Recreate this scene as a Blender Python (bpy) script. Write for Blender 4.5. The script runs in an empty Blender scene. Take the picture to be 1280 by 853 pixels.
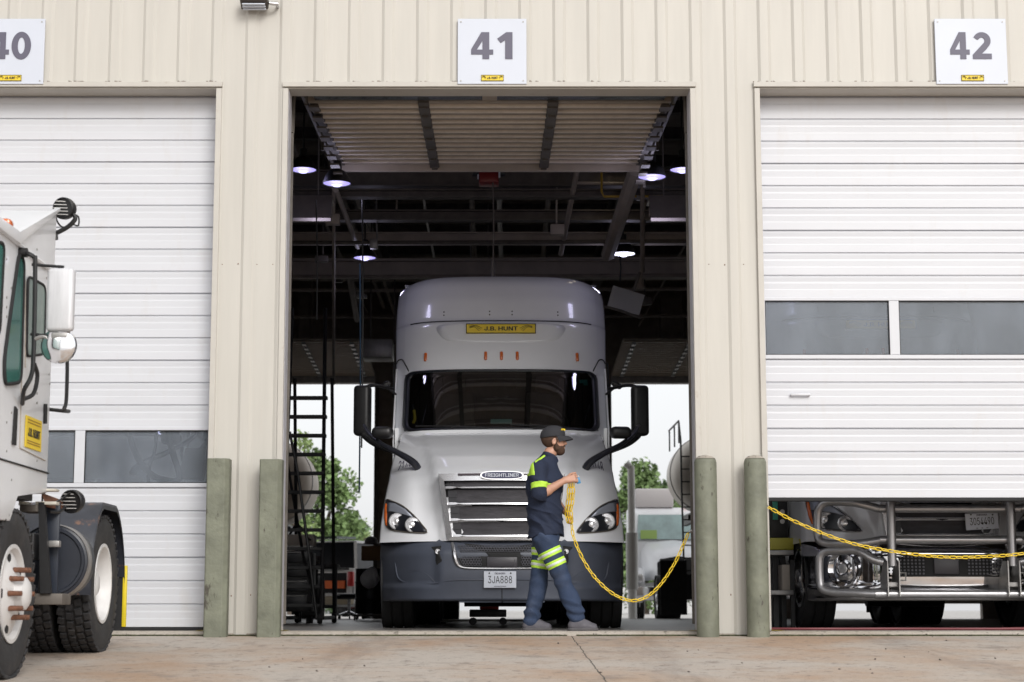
import bpy, bmesh, math, random
import numpy as np
from mathutils import Vector, Matrix, Euler, noise
random.seed(7)
R = math.radians
SC = bpy.context.scene
COL = SC.collection
# ------------------------------------------------------------------ camera geometry
F, CX, CY = 2287.0, 618.0, 426.5
PT = math.atan(336.5 / F); DIST = 16.19; CAMH = 0.221
def _ray(px, py):
    dx = (px - CX) / F; dy = -(py - CY) / F
    return dx, math.cos(PT) - math.sin(PT) * dy, math.sin(PT) + math.cos(PT) * dy
def P(px, py, Y):
    dx, yc, zc = _ray(px, py); k = (Y + DIST) / yc
    return Vector((dx * k, Y, CAMH + zc * k))
def PX(px, py, X):
    dx, yc, zc = _ray(px, py); k = X / dx
    return Vector((X, yc * k - DIST, CAMH + zc * k))
def lerp(a, b, t): return a + (b - a) * t
def sstep(a, b, x):
    t = min(1, max(0, (x - a) / (b - a))); return t * t * (3 - 2 * t)
def interp(x, xs, ys):
    if x <= xs[0]: return ys[0]
    for i in range(1, len(xs)):
        if x <= xs[i]: return lerp(ys[i-1], ys[i], (x - xs[i-1]) / (xs[i] - xs[i-1]))
    return ys[-1]
# ------------------------------------------------------------------ materials
MATS = {}
def mat(name, color, rough=0.5, metal=0.0, var=0.0, vscale=3.0, bump=0.0, bscale=40.0, coat=0.0, stretch=(1,1,1),
        dirt=None, dscale=1.5, dlo=.55, dhi=.75, damt=1.0, spec=0.5, emit=None, estr=0.0, rvar=0.0, dstretch=None):
    if name in MATS: return MATS[name]
    m = bpy.data.materials.new(name); m.use_nodes = True
    nt = m.node_tree; N = nt.nodes; L = nt.links
    b = N['Principled BSDF']
    b.inputs['Base Color'].default_value = (*color, 1)
    b.inputs['Roughness'].default_value = rough; b.inputs['Metallic'].default_value = metal
    b.inputs['Coat Weight'].default_value = coat; b.inputs['Coat Roughness'].default_value = 0.04
    b.inputs['Specular IOR Level'].default_value = spec
    if emit: b.inputs['Emission Color'].default_value = (*emit, 1); b.inputs['Emission Strength'].default_value = estr
    tc = N.new('ShaderNodeTexCoord'); mp = N.new('ShaderNodeMapping'); mp.inputs['Scale'].default_value = stretch
    oi = N.new('ShaderNodeObjectInfo'); va = N.new('ShaderNodeVectorMath'); va.operation = 'ADD'      # every object its own stains
    ml = N.new('ShaderNodeMath'); ml.operation = 'MULTIPLY'; ml.inputs[1].default_value = 37.0; L.new(oi.outputs['Random'], ml.inputs[0])
    L.new(tc.outputs['Object'], va.inputs[0]); L.new(ml.outputs[0], va.inputs[1]); L.new(va.outputs[0], mp.inputs['Vector'])
    col = None
    if var:
        n = N.new('ShaderNodeTexNoise'); n.inputs['Scale'].default_value = vscale; n.inputs['Detail'].default_value = 7
        n.inputs['Roughness'].default_value = .62
        L.new(mp.outputs[0], n.inputs['Vector'])
        mr = N.new('ShaderNodeMapRange'); mr.inputs[1].default_value = .3; mr.inputs[2].default_value = .7
        mr.inputs[3].default_value = 1 - var; mr.inputs[4].default_value = 1 + var
        L.new(n.outputs[0], mr.inputs[0])
        mx = N.new('ShaderNodeMix'); mx.data_type = 'RGBA'; mx.blend_type = 'MULTIPLY'; mx.inputs[0].default_value = 1
        mx.inputs[6].default_value = (*color, 1); L.new(mr.outputs[0], mx.inputs[7]); col = mx.outputs[2]
        if rvar:
            m3 = N.new('ShaderNodeMapRange'); m3.inputs[3].default_value = max(0, rough - rvar); m3.inputs[4].default_value = rough + rvar
            m3.inputs[1].default_value = .3; m3.inputs[2].default_value = .7
            L.new(n.outputs[0], m3.inputs[0]); L.new(m3.outputs[0], b.inputs['Roughness'])
    if dirt:
        n = N.new('ShaderNodeTexNoise'); n.inputs['Scale'].default_value = dscale; n.inputs['Detail'].default_value = 9
        n.inputs['Roughness'].default_value = .7
        if dstretch:
            mp2 = N.new('ShaderNodeMapping'); mp2.inputs['Scale'].default_value = dstretch; mp2.inputs['Location'].default_value = (3, 1, 7)
            L.new(va.outputs[0], mp2.inputs['Vector']); L.new(mp2.outputs[0], n.inputs['Vector'])
        else: L.new(mp.outputs[0], n.inputs['Vector'])
        mr = N.new('ShaderNodeMapRange'); mr.inputs[1].default_value = dlo; mr.inputs[2].default_value = dhi
        mr.inputs[4].default_value = damt
        L.new(n.outputs[0], mr.inputs[0])
        mx = N.new('ShaderNodeMix'); mx.data_type = 'RGBA'; L.new(mr.outputs[0], mx.inputs[0])
        if col: L.new(col, mx.inputs[6])
        else: mx.inputs[6].default_value = (*color, 1)
        mx.inputs[7].default_value = (*dirt, 1); col = mx.outputs[2]
    if col: L.new(col, b.inputs['Base Color'])
    if bump:
        n = N.new('ShaderNodeTexNoise'); n.inputs['Scale'].default_value = bscale; n.inputs['Detail'].default_value = 5
        L.new(mp.outputs[0], n.inputs['Vector'])
        bp = N.new('ShaderNodeBump'); bp.inputs['Strength'].default_value = bump; bp.inputs['Distance'].default_value = .02
        L.new(n.outputs[0], bp.inputs['Height']); L.new(bp.outputs[0], b.inputs['Normal'])
    MATS[name] = m; return m
def glassmat(name, tint, refl=1.0, rough=.03, haze=None, hamt=0.0):
    m = bpy.data.materials.new(name); m.use_nodes = True
    nt = m.node_tree; N = nt.nodes; L = nt.links; N.clear()
    out = N.new('ShaderNodeOutputMaterial'); tr = N.new('ShaderNodeBsdfTransparent'); tr.inputs[0].default_value = (*tint, 1)
    gl = N.new('ShaderNodeBsdfGlossy'); gl.inputs['Roughness'].default_value = rough
    fr = N.new('ShaderNodeFresnel'); fr.inputs[0].default_value = 1.5
    fm_ = N.new('ShaderNodeMath'); fm_.operation = 'MULTIPLY'; fm_.inputs[1].default_value = refl; L.new(fr.outputs[0], fm_.inputs[0])
    mx = N.new('ShaderNodeMixShader'); L.new(fm_.outputs[0], mx.inputs[0]); L.new(tr.outputs[0], mx.inputs[1]); L.new(gl.outputs[0], mx.inputs[2])
    last = mx.outputs[0]
    if haze:
        df = N.new('ShaderNodeBsdfDiffuse'); df.inputs[0].default_value = (*haze, 1)
        tc = N.new('ShaderNodeTexCoord'); n = N.new('ShaderNodeTexNoise'); n.inputs['Scale'].default_value = 2.5; n.inputs['Detail'].default_value = 8
        mp = N.new('ShaderNodeMapping'); mp.inputs['Scale'].default_value = (1.5, 1, .6); L.new(tc.outputs['Object'], mp.inputs[0]); L.new(mp.outputs[0], n.inputs[0])
        mr = N.new('ShaderNodeMapRange'); mr.inputs[1].default_value = .3; mr.inputs[2].default_value = .75
        mr.inputs[3].default_value = hamt * .55; mr.inputs[4].default_value = hamt * 1.3; L.new(n.outputs[0], mr.inputs[0])
        m2 = N.new('ShaderNodeMixShader'); L.new(mr.outputs[0], m2.inputs[0]); L.new(last, m2.inputs[1]); L.new(df.outputs[0], m2.inputs[2]); last = m2.outputs[0]
    L.new(last, out.inputs[0]); MATS[name] = m; return m
cream = mat('cream_metal', (.515,.492,.445), .45, var=.05, vscale=1.2, stretch=(6,6,.5), dirt=(.50,.43,.36), dscale=5, dlo=.60, dhi=.9, damt=.45, dstretch=(5,5,.35))
creamtrim = mat('cream_trim', (.49,.465,.42), .45, var=.05, vscale=4, dirt=(.33,.25,.19), dscale=9, dlo=.6, dhi=.75, damt=.6)
white_door = mat('white_door_paint', (.585,.595,.625), .38, var=.03, vscale=1.5, stretch=(.6,1,3), dirt=(.52,.48,.44), dscale=2.5, dlo=.56, dhi=.85, damt=.45, dstretch=(2.2,1,.7))
door_inner = mat('door_inner_face', (.40,.34,.28), .5, var=.12, vscale=6)
galv = mat('galvanised', (.36,.35,.34), .45, .6, var=.2, vscale=8)
jambgrey = mat('jamb_grey', (.52,.51,.54), .5, var=.18, vscale=9, stretch=(2,2,.6), dirt=(.25,.23,.22), dscale=12, dlo=.58, dhi=.7, damt=.8)
post_green = mat('post_green_paint', (.165,.172,.128), .62, var=.28, vscale=4, bump=.35, bscale=18, dirt=(.055,.045,.035), dscale=6, dlo=.60, dhi=.66, damt=.9, dstretch=(2.2,2.2,.8))
steel_dark = mat('dark_steel', (.13,.115,.10), .6, .2, var=.25, vscale=6)
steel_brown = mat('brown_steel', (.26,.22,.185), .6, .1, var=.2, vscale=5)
steel_beam = mat('beam_paint', (.42,.37,.32), .6, .0, var=.15, vscale=3)
black = mat('black_paint', (.012,.012,.013), .45, var=.3, vscale=9)
blackmat = mat('black_matte', (.015,.015,.016), .8)
rubber = mat('tyre_rubber', (.028,.028,.030), .75, var=.3, vscale=9, bump=.2, bscale=60, dirt=(.11,.095,.085), dscale=5, dlo=.5, dhi=.8, damt=.5)
rubberdk = mat('tyre_rubber_dark', (.013,.013,.014), .75, var=.3, vscale=9)
chrome = mat('chrome', (.82,.82,.84), .09, 1.0, var=.08, vscale=6, rvar=.05)
chrome_dull = mat('dull_chrome', (.62,.62,.64), .28, 1.0, var=.12, vscale=8, rvar=.08)
paint_lt = mat('light_grey_truck_paint', (.83,.845,.88), .26, 0.0, coat=.9, var=.03, vscale=2)
paint_grey = mat('grey_truck_paint', (.60,.60,.62), .32, 0.1, coat=.5, var=.04, vscale=2)
paint_white = mat('white_cab_paint', (.78,.79,.81), .35, coat=.2, var=.04, vscale=2.5, dirt=(.35,.24,.17), dscale=4, dlo=.68, dhi=.82, damt=.6)
plastic = mat('slate_bumper_plastic', (.066,.075,.10), .42, var=.1, vscale=4)
blkplastic = mat('black_gloss_plastic', (.017,.018,.024), .3, var=.1)
amber = mat('amber_lens', (.62,.13,.02), .25, coat=.5)
red = mat('red_lens', (.55,.03,.03), .3, coat=.4)
redpaint = mat('red_paint', (.50,.035,.025), .5, var=.1)
orange = mat('orange_paint', (.85,.16,.03), .5, var=.1)
lens = mat('lamp_reflector', (.82,.82,.84), .22, .6, var=.2, vscale=40)
satin = mat('satin_chrome', (.80,.80,.82), .25, .75, var=.05)
yellow = mat('yellow_sign', (.80,.58,.03), .5, var=.04)
yellowchain = mat('yellow_chain', (.78,.55,.03), .45, var=.08, vscale=20)
yellowpaint = mat('yellow_floor_paint', (.62,.46,.05), .7, var=.3, vscale=14, dirt=(.42,.38,.32), dscale=12, dlo=.5, dhi=.6)
ink = mat('black_ink', (.02,.02,.02), .6)
signwhite = mat('sign_white', (.56,.59,.66), .4, var=.02, vscale=2)
slateink = mat('slate_numeral', (.10,.095,.135), .5)
glass_ws = glassmat('windscreen_glass', (.28,.30,.30), refl=.22, rough=.02)
glass_dirty = glassmat('dirty_door_glass', (.80,.84,.86), rough=.06, haze=(.36,.40,.46), hamt=.30)
glass_green = mat('green_tinted_glass', (.06,.20,.17), .08, spec=.6, coat=.6, var=.3, vscale=4)
glass_pale = mat('pale_tinted_glass', (.28,.36,.33), .1, coat=.5, var=.1, vscale=6)
lampglow = mat('lamp_glow', (.12,.11,.2), .5, emit=(.46,.40,1.0), estr=.80)
lampwhite = mat('lamp_glow_white', (.9,.9,1), .5, emit=(.85,.88,1.0), estr=2.5)
tubeglow = mat('tube_glow', (1,.9,.8), .5, emit=(1,.85,.66), estr=4)
skin = mat('skin', (.47,.255,.175), .5, var=.08, vscale=14)
hairm = mat('brown_hair', (.065,.032,.018), .8, var=.3, vscale=80, bump=.5, bscale=200)
navy = mat('navy_cloth', (.011,.018,.042), .85, var=.14, vscale=9, bump=.25, bscale=90)
navyp = mat('navy_trouser_cloth', (.024,.042,.088), .85, var=.16, vscale=7, bump=.25, bscale=90, dirt=(.055,.07,.11), dscale=4, dlo=.5, dhi=.7, damt=.6)
hivis = mat('hi_vis_yellow', (.46,.74,.06), .6, emit=(.5,.9,.05), estr=0.0)
silver = mat('silver_tape', (.62,.66,.62), .5)
capm = mat('charcoal_cap', (.022,.022,.026), .85, bump=.2, bscale=120)
shoem = mat('grey_shoe', (.10,.095,.11), .75, var=.2, vscale=25)
solem = mat('shoe_sole', (.085,.08,.085), .8)
rust = mat('rusty_steel', (.16,.07,.04), .8, var=.4, vscale=40)
greentool = mat('green_tool_paint', (.03,.22,.16), .4)
cloth_white = mat('white_rag', (.8,.8,.8), .9, var=.1)
tanalu = mat('polished_tank', (.66,.62,.56), .45, .35, var=.1, vscale=2, rvar=.08)
tanbeige = mat('beige_tank', (.42,.36,.30), .5, var=.1, vscale=2)
# ------------------------------------------------------------------ object helpers
def link(o): COL.objects.link(o); return o
def tag(o, label, cat, group=None, kind=None):
    if label: o['label'] = label
    if cat: o['category'] = cat
    if group: o['group'] = group
    if kind: o['kind'] = kind
    return o
def thing(name, label, cat, loc=(0,0,0), rotz=0, group=None):
    o = link(bpy.data.objects.new(name, None)); o.location = loc; o.rotation_euler = (0,0,rotz); o.empty_display_size = .2
    return tag(o, label, cat, group)
def copy_tree(o, parent=None):
    c = o.copy(); COL.objects.link(c); c.parent = parent
    for ch in [x for x in COL.objects if x.parent == o]: copy_tree(ch, c)
    return c
def finish(me, name, m, parent, smooth, label=None, ang=40):
    o = link(bpy.data.objects.new(name, me)); o.data.materials.append(m) if m else None
    if parent: o.parent = parent
    if label: o['label'] = label
    if smooth:
        me.polygons.foreach_set('use_smooth', [True] * len(me.polygons))
        if smooth != 'all':
            b = bmesh.new(); b.from_mesh(me)
            for e in b.edges:
                if len(e.link_faces) == 2 and e.calc_face_angle(0) > R(ang): e.smooth = False
            b.to_mesh(me); b.free()
    return o
def rotto(d):
    return Vector(d).normalized().to_track_quat('Z', 'Y').to_matrix().to_4x4()
def smoothpath(pts, n=8, closed=False):
    pts = [Vector(p) for p in pts]; out = []
    m = len(pts)
    for i in range(m if closed else m - 1):
        p0 = pts[(i-1) % m] if (closed or i > 0) else pts[0]*2 - pts[1]
        p1 = pts[i]; p2 = pts[(i+1) % m]
        p3 = pts[(i+2) % m] if (closed or i + 2 < m) else pts[-1]*2 - pts[-2]
        for k in range(n):
            t = k / n
            out.append(.5*((2*p1)+(p2-p0)*t+(2*p0-5*p1+4*p2-p3)*t*t+(3*p1-p0-3*p2+p3)*t**3))
    if not closed: out.append(pts[-1])
    return out
class MB:
    def __init__(s, O=(0,0,0)): s.b = bmesh.new(); s.O = Vector(O)
    def box(s, c, size, bev=0, rot=None, seg=2):
        if not bev:        # plain box without operators, quick in big meshes
            M = Matrix.Translation(Vector(c) - s.O)
            if rot is not None: M = M @ (rot if isinstance(rot, Matrix) else Euler(rot).to_matrix().to_4x4())
            v = [s.b.verts.new(M @ Vector((x*size[0]/2, y*size[1]/2, z*size[2]/2))) for x in (-1,1) for y in (-1,1) for z in (-1,1)]
            for f in ((0,1,3,2),(4,6,7,5),(0,4,5,1),(2,3,7,6),(0,2,6,4),(1,5,7,3)): s.b.faces.new([v[i] for i in f])
            return s
        r = bmesh.ops.create_cube(s.b, size=1); v = r['verts']
        bmesh.ops.scale(s.b, vec=size, verts=v)
        if bev:
            es = list({e for x in v for e in x.link_edges})
            rr = bmesh.ops.bevel(s.b, geom=es, offset=min(bev, min(size)*.45), segments=seg, profile=.5, affect='EDGES')
            v = list({x for f in rr['faces'] for x in f.verts} | {x for x in v if x.is_valid})
        M = Matrix.Translation(Vector(c) - s.O)
        if rot is not None: M = M @ (rot if isinstance(rot, Matrix) else Euler(rot).to_matrix().to_4x4())
        bmesh.ops.transform(s.b, matrix=M, verts=v); return s
    def box2(s, a, b, bev=0):
        a = Vector(a); b = Vector(b)
        return s.box((a+b)/2, [abs(x) for x in (b-a)], bev)
    def beam(s, a, b, w, h=None, bev=0):
        a = Vector(a); b = Vector(b); d = b - a
        return s.box((a+b)/2, (w, h or w, d.length), bev, rotto(d))
    def cyl(s, a, b, r, r2=None, n=16, caps=True):
        a = Vector(a) - s.O; b = Vector(b) - s.O; r2 = r if r2 is None else r2
        M = rotto(b - a); ra = []; rb = []
        for i in range(n):
            t = 2*math.pi*i/n; d = M @ Vector((math.cos(t), math.sin(t), 0))
            ra.append(s.b.verts.new(a + d*r)); rb.append(s.b.verts.new(b + d*r2))
        for i in range(n):
            j = (i+1) % n; s.b.faces.new((ra[i], ra[j], rb[j], rb[i]))
        if caps: s.b.faces.new(ra[::-1]); s.b.faces.new(rb)
        return s
    def tube(s, pts, r, n=8, closed=False, sm=0, flat=1.0, caps=True):
        if sm: 
            m0 = len(pts); pts = smoothpath(pts, sm, closed)
            if isinstance(r, (list, tuple)): r = [interp(i/sm, list(range(m0)), list(r)) for i in range(len(pts))]
        pts = [Vector(p) - s.O for p in pts]; m = len(pts); rings = []
        up = None
        for i, p in enumerate(pts):
            if closed: d = pts[(i+1) % m] - pts[i-1]
            else: d = pts[min(i+1, m-1)] - pts[max(i-1, 0)]
            d.normalize()
            if up is None:
                up = Vector((0,0,1)) if abs(d.z) < .9 else Vector((0,1,0))
            side = d.cross(up); side.normalize(); up = side.cross(d); up.normalize()
            rr = r[i] if isinstance(r, (list, tuple)) else r
            rings.append([s.b.verts.new(p + (side*math.cos(2*math.pi*k/n)*flat + up*math.sin(2*math.pi*k/n))*rr) for k in range(n)])
        for i in range(m if closed else m - 1):
            A = rings[i]; B = rings[(i+1) % m]
            for k in range(n):
                l = (k+1) % n; s.b.faces.new((A[k], A[l], B[l], B[k]))
        if not closed and caps: s.b.faces.new(rings[0][::-1]); s.b.faces.new(rings[-1])
        return s
    def lathe(s, prof, o, d, n=32, close=False):
        # prof: list of (r, h) along axis d from o
        M = Matrix.Translation(Vector(o) - s.O) @ rotto(d); rings = []
        for r, h in prof:
            rings.append([s.b.verts.new(M @ Vector((r*math.cos(2*math.pi*k/n), r*math.sin(2*math.pi*k/n), h))) for k in range(n)] if r > 1e-5 else [s.b.verts.new(M @ Vector((0,0,h)))])
        m = len(rings)
        for i in range(m if close else m-1):
            A = rings[i]; B = rings[(i+1) % m]
            for k in range(n):
                l = (k+1) % n
                if len(A) == 1 and len(B) == 1: continue
                if len(A) == 1: s.b.faces.new((A[0], B[l], B[k]))
                elif len(B) == 1: s.b.faces.new((A[k], A[l], B[0]))
                else: s.b.faces.new((A[k], A[l], B[l], B[k]))
        return s
    def prism(s, pts, vec, bev=0):
        pts = [Vector(p) - s.O for p in pts]; vec = Vector(vec)
        a = [s.b.verts.new(p) for p in pts]; b = [s.b.verts.new(p + vec) for p in pts]; n = len(pts)
        fs = [s.b.faces.new(a[::-1]), s.b.faces.new(b)]
        for i in range(n):
            j = (i+1) % n; fs.append(s.b.faces.new((a[i], a[j], b[j], b[i])))
        if bev:
            es = list({e for f in fs for e in f.edges})
            bmesh.ops.bevel(s.b, geom=es, offset=bev, segments=2, profile=.5, affect='EDGES')
        return s
    def grid(s, rows, flip=False):
        V = [[s.b.verts.new(Vector(p) - s.O) for p in row] for row in rows]
        for i in range(len(V)-1):
            for j in range(len(V[0])-1):
                q = (V[i][j], V[i][j+1], V[i+1][j+1], V[i+1][j])
                try: s.b.faces.new(q[::-1] if flip else q)
                except ValueError: pass
        return V
    def poly(s, pts):
        s.b.faces.new([s.b.verts.new(Vector(p) - s.O) for p in pts]); return s
    def build(s, name, m, parent=None, smooth=True, ang=40, label=None, recalc=True):
        if recalc: bmesh.ops.recalc_face_normals(s.b, faces=s.b.faces)
        me = bpy.data.meshes.new(name); s.b.to_mesh(me); s.b.free()
        return finish(me, name, m, parent, smooth, label, ang)
FONT = None
try:
    _fp = __import__('os').path.join(bpy.utils.system_resource('DATAFILES'), 'fonts', 'Inter.woff2')
    FONT = bpy.data.fonts.load(_fp)
except Exception: FONT = None
def text(body, h, loc, name, m, parent, bold=0.0, sx=1.0, ext=.003, O=(0,0,0), rot=(R(90),0,0), label=None, spacing=1.0):
    cu = bpy.data.curves.new('t', 'FONT'); cu.body = body; cu.size = 1; cu.align_x = 'CENTER'; cu.align_y = 'CENTER'
    cu.offset = 0 if FONT else bold; cu.extrude = 0.01; cu.space_character = spacing; cu.resolution_u = 6
    if FONT: cu.font = FONT
    o = bpy.data.objects.new('t', cu); COL.objects.link(o); bpy.context.view_layer.update()
    dg = bpy.context.evaluated_depsgraph_get(); me = bpy.data.meshes.new_from_object(o.evaluated_get(dg))
    bpy.data.objects.remove(o); bpy.data.curves.remove(cu)
    if FONT and bold:          # a bolder cut: shifted copies, each a hair proud of the last
        bb = bmesh.new()
        for k, (dx, dy) in enumerate(((0,0),(bold,0),(-bold,0),(0,bold*.5),(0,-bold*.5))):
            m2 = me.copy()
            for v in m2.vertices: v.co.x += dx; v.co.y += dy; v.co.z *= 1 + .06*k
            bb.from_mesh(m2); bpy.data.meshes.remove(m2)
        bb.to_mesh(me); bb.free()
    zs = [v.co.y for v in me.vertices]; xs = [v.co.x for v in me.vertices]
    cy = (max(zs)+min(zs))/2; cx = (max(xs)+min(xs))/2; k = h/(max(zs)-min(zs))
    w = (max(xs)-min(xs))*k
    kx = k*sx if sx < 5 else k
    if sx >= 5: kx = (sx-10)/(max(xs)-min(xs))      # sx = 10 + wanted width
    M = Matrix.Translation(Vector(loc)-Vector(O)) @ Euler(rot).to_matrix().to_4x4()
    for v in me.vertices: v.co = M @ Vector(((v.co.x-cx)*kx, (v.co.y-cy)*k, v.co.z/.01*ext*.5))
    me.materials.clear()
    return finish(me, name, m, parent, False, label)
def numerals(body, h, w, loc, m, parent, O):
    """heavy sign numerals cut as outlines"""
    def arc(cx, cy, rx, ry, a0, a1, n=14): return [(cx+rx*math.cos(R(lerp(a0,a1,i/n))), cy+ry*math.sin(R(lerp(a0,a1,i/n)))) for i in range(n+1)]
    G_ = {'4': [[(.40,0),(.64,0),(.64,.17),(.78,.17),(.78,.35),(.64,.35),(.64,1),(.36,1),(0,.36),(0,.17),(.40,.17)], [(.40,.35),(.40,.68),(.20,.35)]],
          '1': [[(.30,0),(.56,0),(.56,1),(.34,1),(.02,.76),(.14,.60),(.30,.70)]],
          '0': [arc(.38,.5,.40,.515,0,360,40)[:-1], arc(.38,.5,.145,.31,0,360,40)[:-1]],
          '2': [[(.0,0),(.76,0),(.76,.20),(.37,.20)] + [(.55,.36)] + arc(.38,.68,.355,.32,-32,155,18) + [(.20,.72)] + arc(.37,.68,.12,.125,150,-28,10) + [(.0,.16)]]}
    adv = {'4': .90, '1': .66, '0': .90, '2': .86}
    x = 0; outs = []
    for ch in body: outs.append((x, G_[ch])); x += adv[ch]
    tot = x - .12; kx = w/tot; mb = MB(O); L_ = Vector(loc)
    for x0, loops in outs:
        cu = bpy.data.curves.new('n', 'CURVE'); cu.dimensions = '2D'; cu.fill_mode = 'BOTH'; cu.extrude = .002
        for lp in loops:
            sp = cu.splines.new('POLY'); sp.points.add(len(lp)-1); sp.use_cyclic_u = True
            for q, (px, py) in zip(sp.points, lp): q.co = ((px+x0-tot/2)*kx, (py-.5)*h, 0, 1)
        o = bpy.data.objects.new('n', cu); COL.objects.link(o); bpy.context.view_layer.update()
        me = bpy.data.meshes.new_from_object(o.evaluated_get(bpy.context.evaluated_depsgraph_get())); bpy.data.objects.remove(o)
        M = Matrix.Translation(L_-Vector(O)) @ Matrix.Rotation(R(90), 4, 'X')
        for v in me.vertices: v.co = M @ v.co
        me.materials.clear(); finish(me, 'numeral', m, parent, False)
    mb.b.free()
def logo_sign(c, w, h, name, parent, O, label=None, rot=(R(90),0,0), body='J.B. HUNT'):
    """yellow plate with black border, scroll strokes and lettering; c = centre of its front face"""
    M = Matrix.Translation(Vector(c)) @ Euler(rot).to_matrix().to_4x4()
    tp = lambda x, y, z: M @ Vector((x, y, z))
    s = MB(O); s.prism([tp(-w/2,-h/2,-.012), tp(w/2,-h/2,-.012), tp(w/2,h/2,-.012), tp(-w/2,h/2,-.012)], tp(0,0,.010)-tp(0,0,0))
    plate = s.build(name, yellow, parent, False, label=label)
    b = MB(O); t = h*.075; e = tp(0,0,.002)-tp(0,0,0)
    for a in ((-w/2,-h/2,w/2,-h/2+t), (-w/2,h/2-t,w/2,h/2), (-w/2,-h/2+t,-w/2+t,h/2-t), (w/2-t,-h/2+t,w/2,h/2-t)):
        b.prism([tp(a[0],a[1],-.001), tp(a[2],a[1],-.001), tp(a[2],a[3],-.001), tp(a[0],a[3],-.001)], e)
    for sd in (-1, 1):     # ribbon scroll at both ends of the lettering
        for k, (y0, y1) in enumerate(((.22,.02), (.14,-.10), (.05,-.24))):
            x0 = sd*w*.45; x1 = sd*w*(.27 + .02*k)
            b.tube([tp(x0, h*y0, 0), tp(lerp(x0,x1,.5), h*(y0+.1), 0), tp(x1, h*y1, 0)], h*.022, 5, sm=4)
    b.build('border', ink, plate, False)
    text(body, h*.42, tp(0,0,.0005), 'lettering', ink, plate, bold=.03, sx=10+w*.48, ext=.002, O=O, rot=rot)
    return plate
# ------------------------------------------------------------------ surface helpers for shells
def normal_of(S, x, z, e=.01):
    a = Vector(S(x+e, z)) - Vector(S(x-e, z)); b = Vector(S(x, z+e)) - Vector(S(x, z-e))
    n = a.cross(b); n.normalize()
    return n if n.y < 0 else -n
def patch(mb, S, outline, off, rings=6, t0=0.0, t1=1.0, rim=.012, c=None):
    n = len(outline); cx = sum(p[0] for p in outline)/n if c is None else c[0]; cz = sum(p[1] for p in outline)/n if c is None else c[1]
    rows = []
    for i in range(rings+1):
        t = lerp(t0, t1, i/rings)
        row = []
        for p in outline:
            x = cx + (p[0]-cx)*max(t, 1e-3); z = cz + (p[1]-cz)*max(t, 1e-3)
            row.append(Vector(S(x, z)) + normal_of(S, x, z)*off)
        row.append(row[0]); rows.append(row)
    if rim:
        last = []
        for p in outline:
            x = cx + (p[0]-cx)*t1; z = cz + (p[1]-cz)*t1; last.append(Vector(S(x, z)) + normal_of(S, x, z)*(off-rim))
        last.append(last[0]); rows.append(last)
        if t0 > 0:
            first = []
            for p in outline:
                x = cx + (p[0]-cx)*t0; z = cz + (p[1]-cz)*t0; first.append(Vector(S(x, z)) + normal_of(S, x, z)*(off-rim))
            first.append(first[0]); rows.insert(0, first)
    mb.grid(rows); bmesh.ops.remove_doubles(mb.b, verts=mb.b.verts, dist=2e-4)
def rrect(x0, x1, z0, z1, r, n=6, dens=8):
    pts = []
    cs = [((x1-r, z1-r), 0), ((x0+r, z1-r), 90), ((x0+r, z0+r), 180), ((x1-r, z0+r), 270)]
    for (cx, cz), a in cs:
        for i in range(n+1): t = R(a + 90*i/n); pts.append((cx+r*math.cos(t), cz+r*math.sin(t)))
    out = []
    for i, p in enumerate(pts):
        q = pts[(i+1) % len(pts)]; out.append(p); d = math.hypot(q[0]-p[0], q[1]-p[1])
        k = int(d/.08)
        for j in range(1, k): out.append((lerp(p[0], q[0], j/k), lerp(p[1], q[1], j/k)))
    return out
def smooth2(pts, n=5):
    return [(p.x, p.y) for p in smoothpath([(a, b, 0) for a, b in pts], n, True)]
# ------------------------------------------------------------------ wheels
def tyre(parent, c, rad, w, rim_r, name='tyre', m=None, tread='rib', axis=(1,0,0)):
    m = m or rubber; ax = Vector(axis); t = w/2
    mb = MB()
    pr = [(rim_r,-t*.8),(rim_r+.03,-t*.92),(rad*.80,-t),(rad*.92,-t*.97),(rad*.985,-t*.86)]
    if tread == 'rib':
        for g in (-.55,-.2,.2,.55):
            pr += [(rad,(g-.03)*w*.9-.004),(rad-.014,(g-.03)*w*.9),(rad-.014,(g+.03)*w*.9),(rad,(g+.03)*w*.9+.004)]
    else: pr += [(rad-.016,-t*.8),(rad-.016,t*.8)]
    pr += [(rad*.985,t*.86),(rad*.92,t*.97),(rad*.80,t),(rim_r+.03,t*.92),(rim_r,t*.8)]
    mb.lathe(pr, c, axis, 56)
    if tread == 'lug':
        n = 44; M0 = rotto(ax)
        for i in range(n):
            for k, u in enumerate((-.78,-.27,.27,.78)):
                a = 2*math.pi*(i + (.5 if k % 2 else 0))/n
                M = M0 @ Matrix.Rotation(a, 4, 'Z'); pos = Vector(c) + (M @ Vector((rad-.010, 0, u*t)))
                mb.box(pos, (.024, 2*math.pi*rad/n*.74, w*.20), .004, M @ Matrix.Rotation(.18*(1 if u > 0 else -1), 4, 'X'), 1)
    return mb.build(name, m, parent, True, 35)
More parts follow.
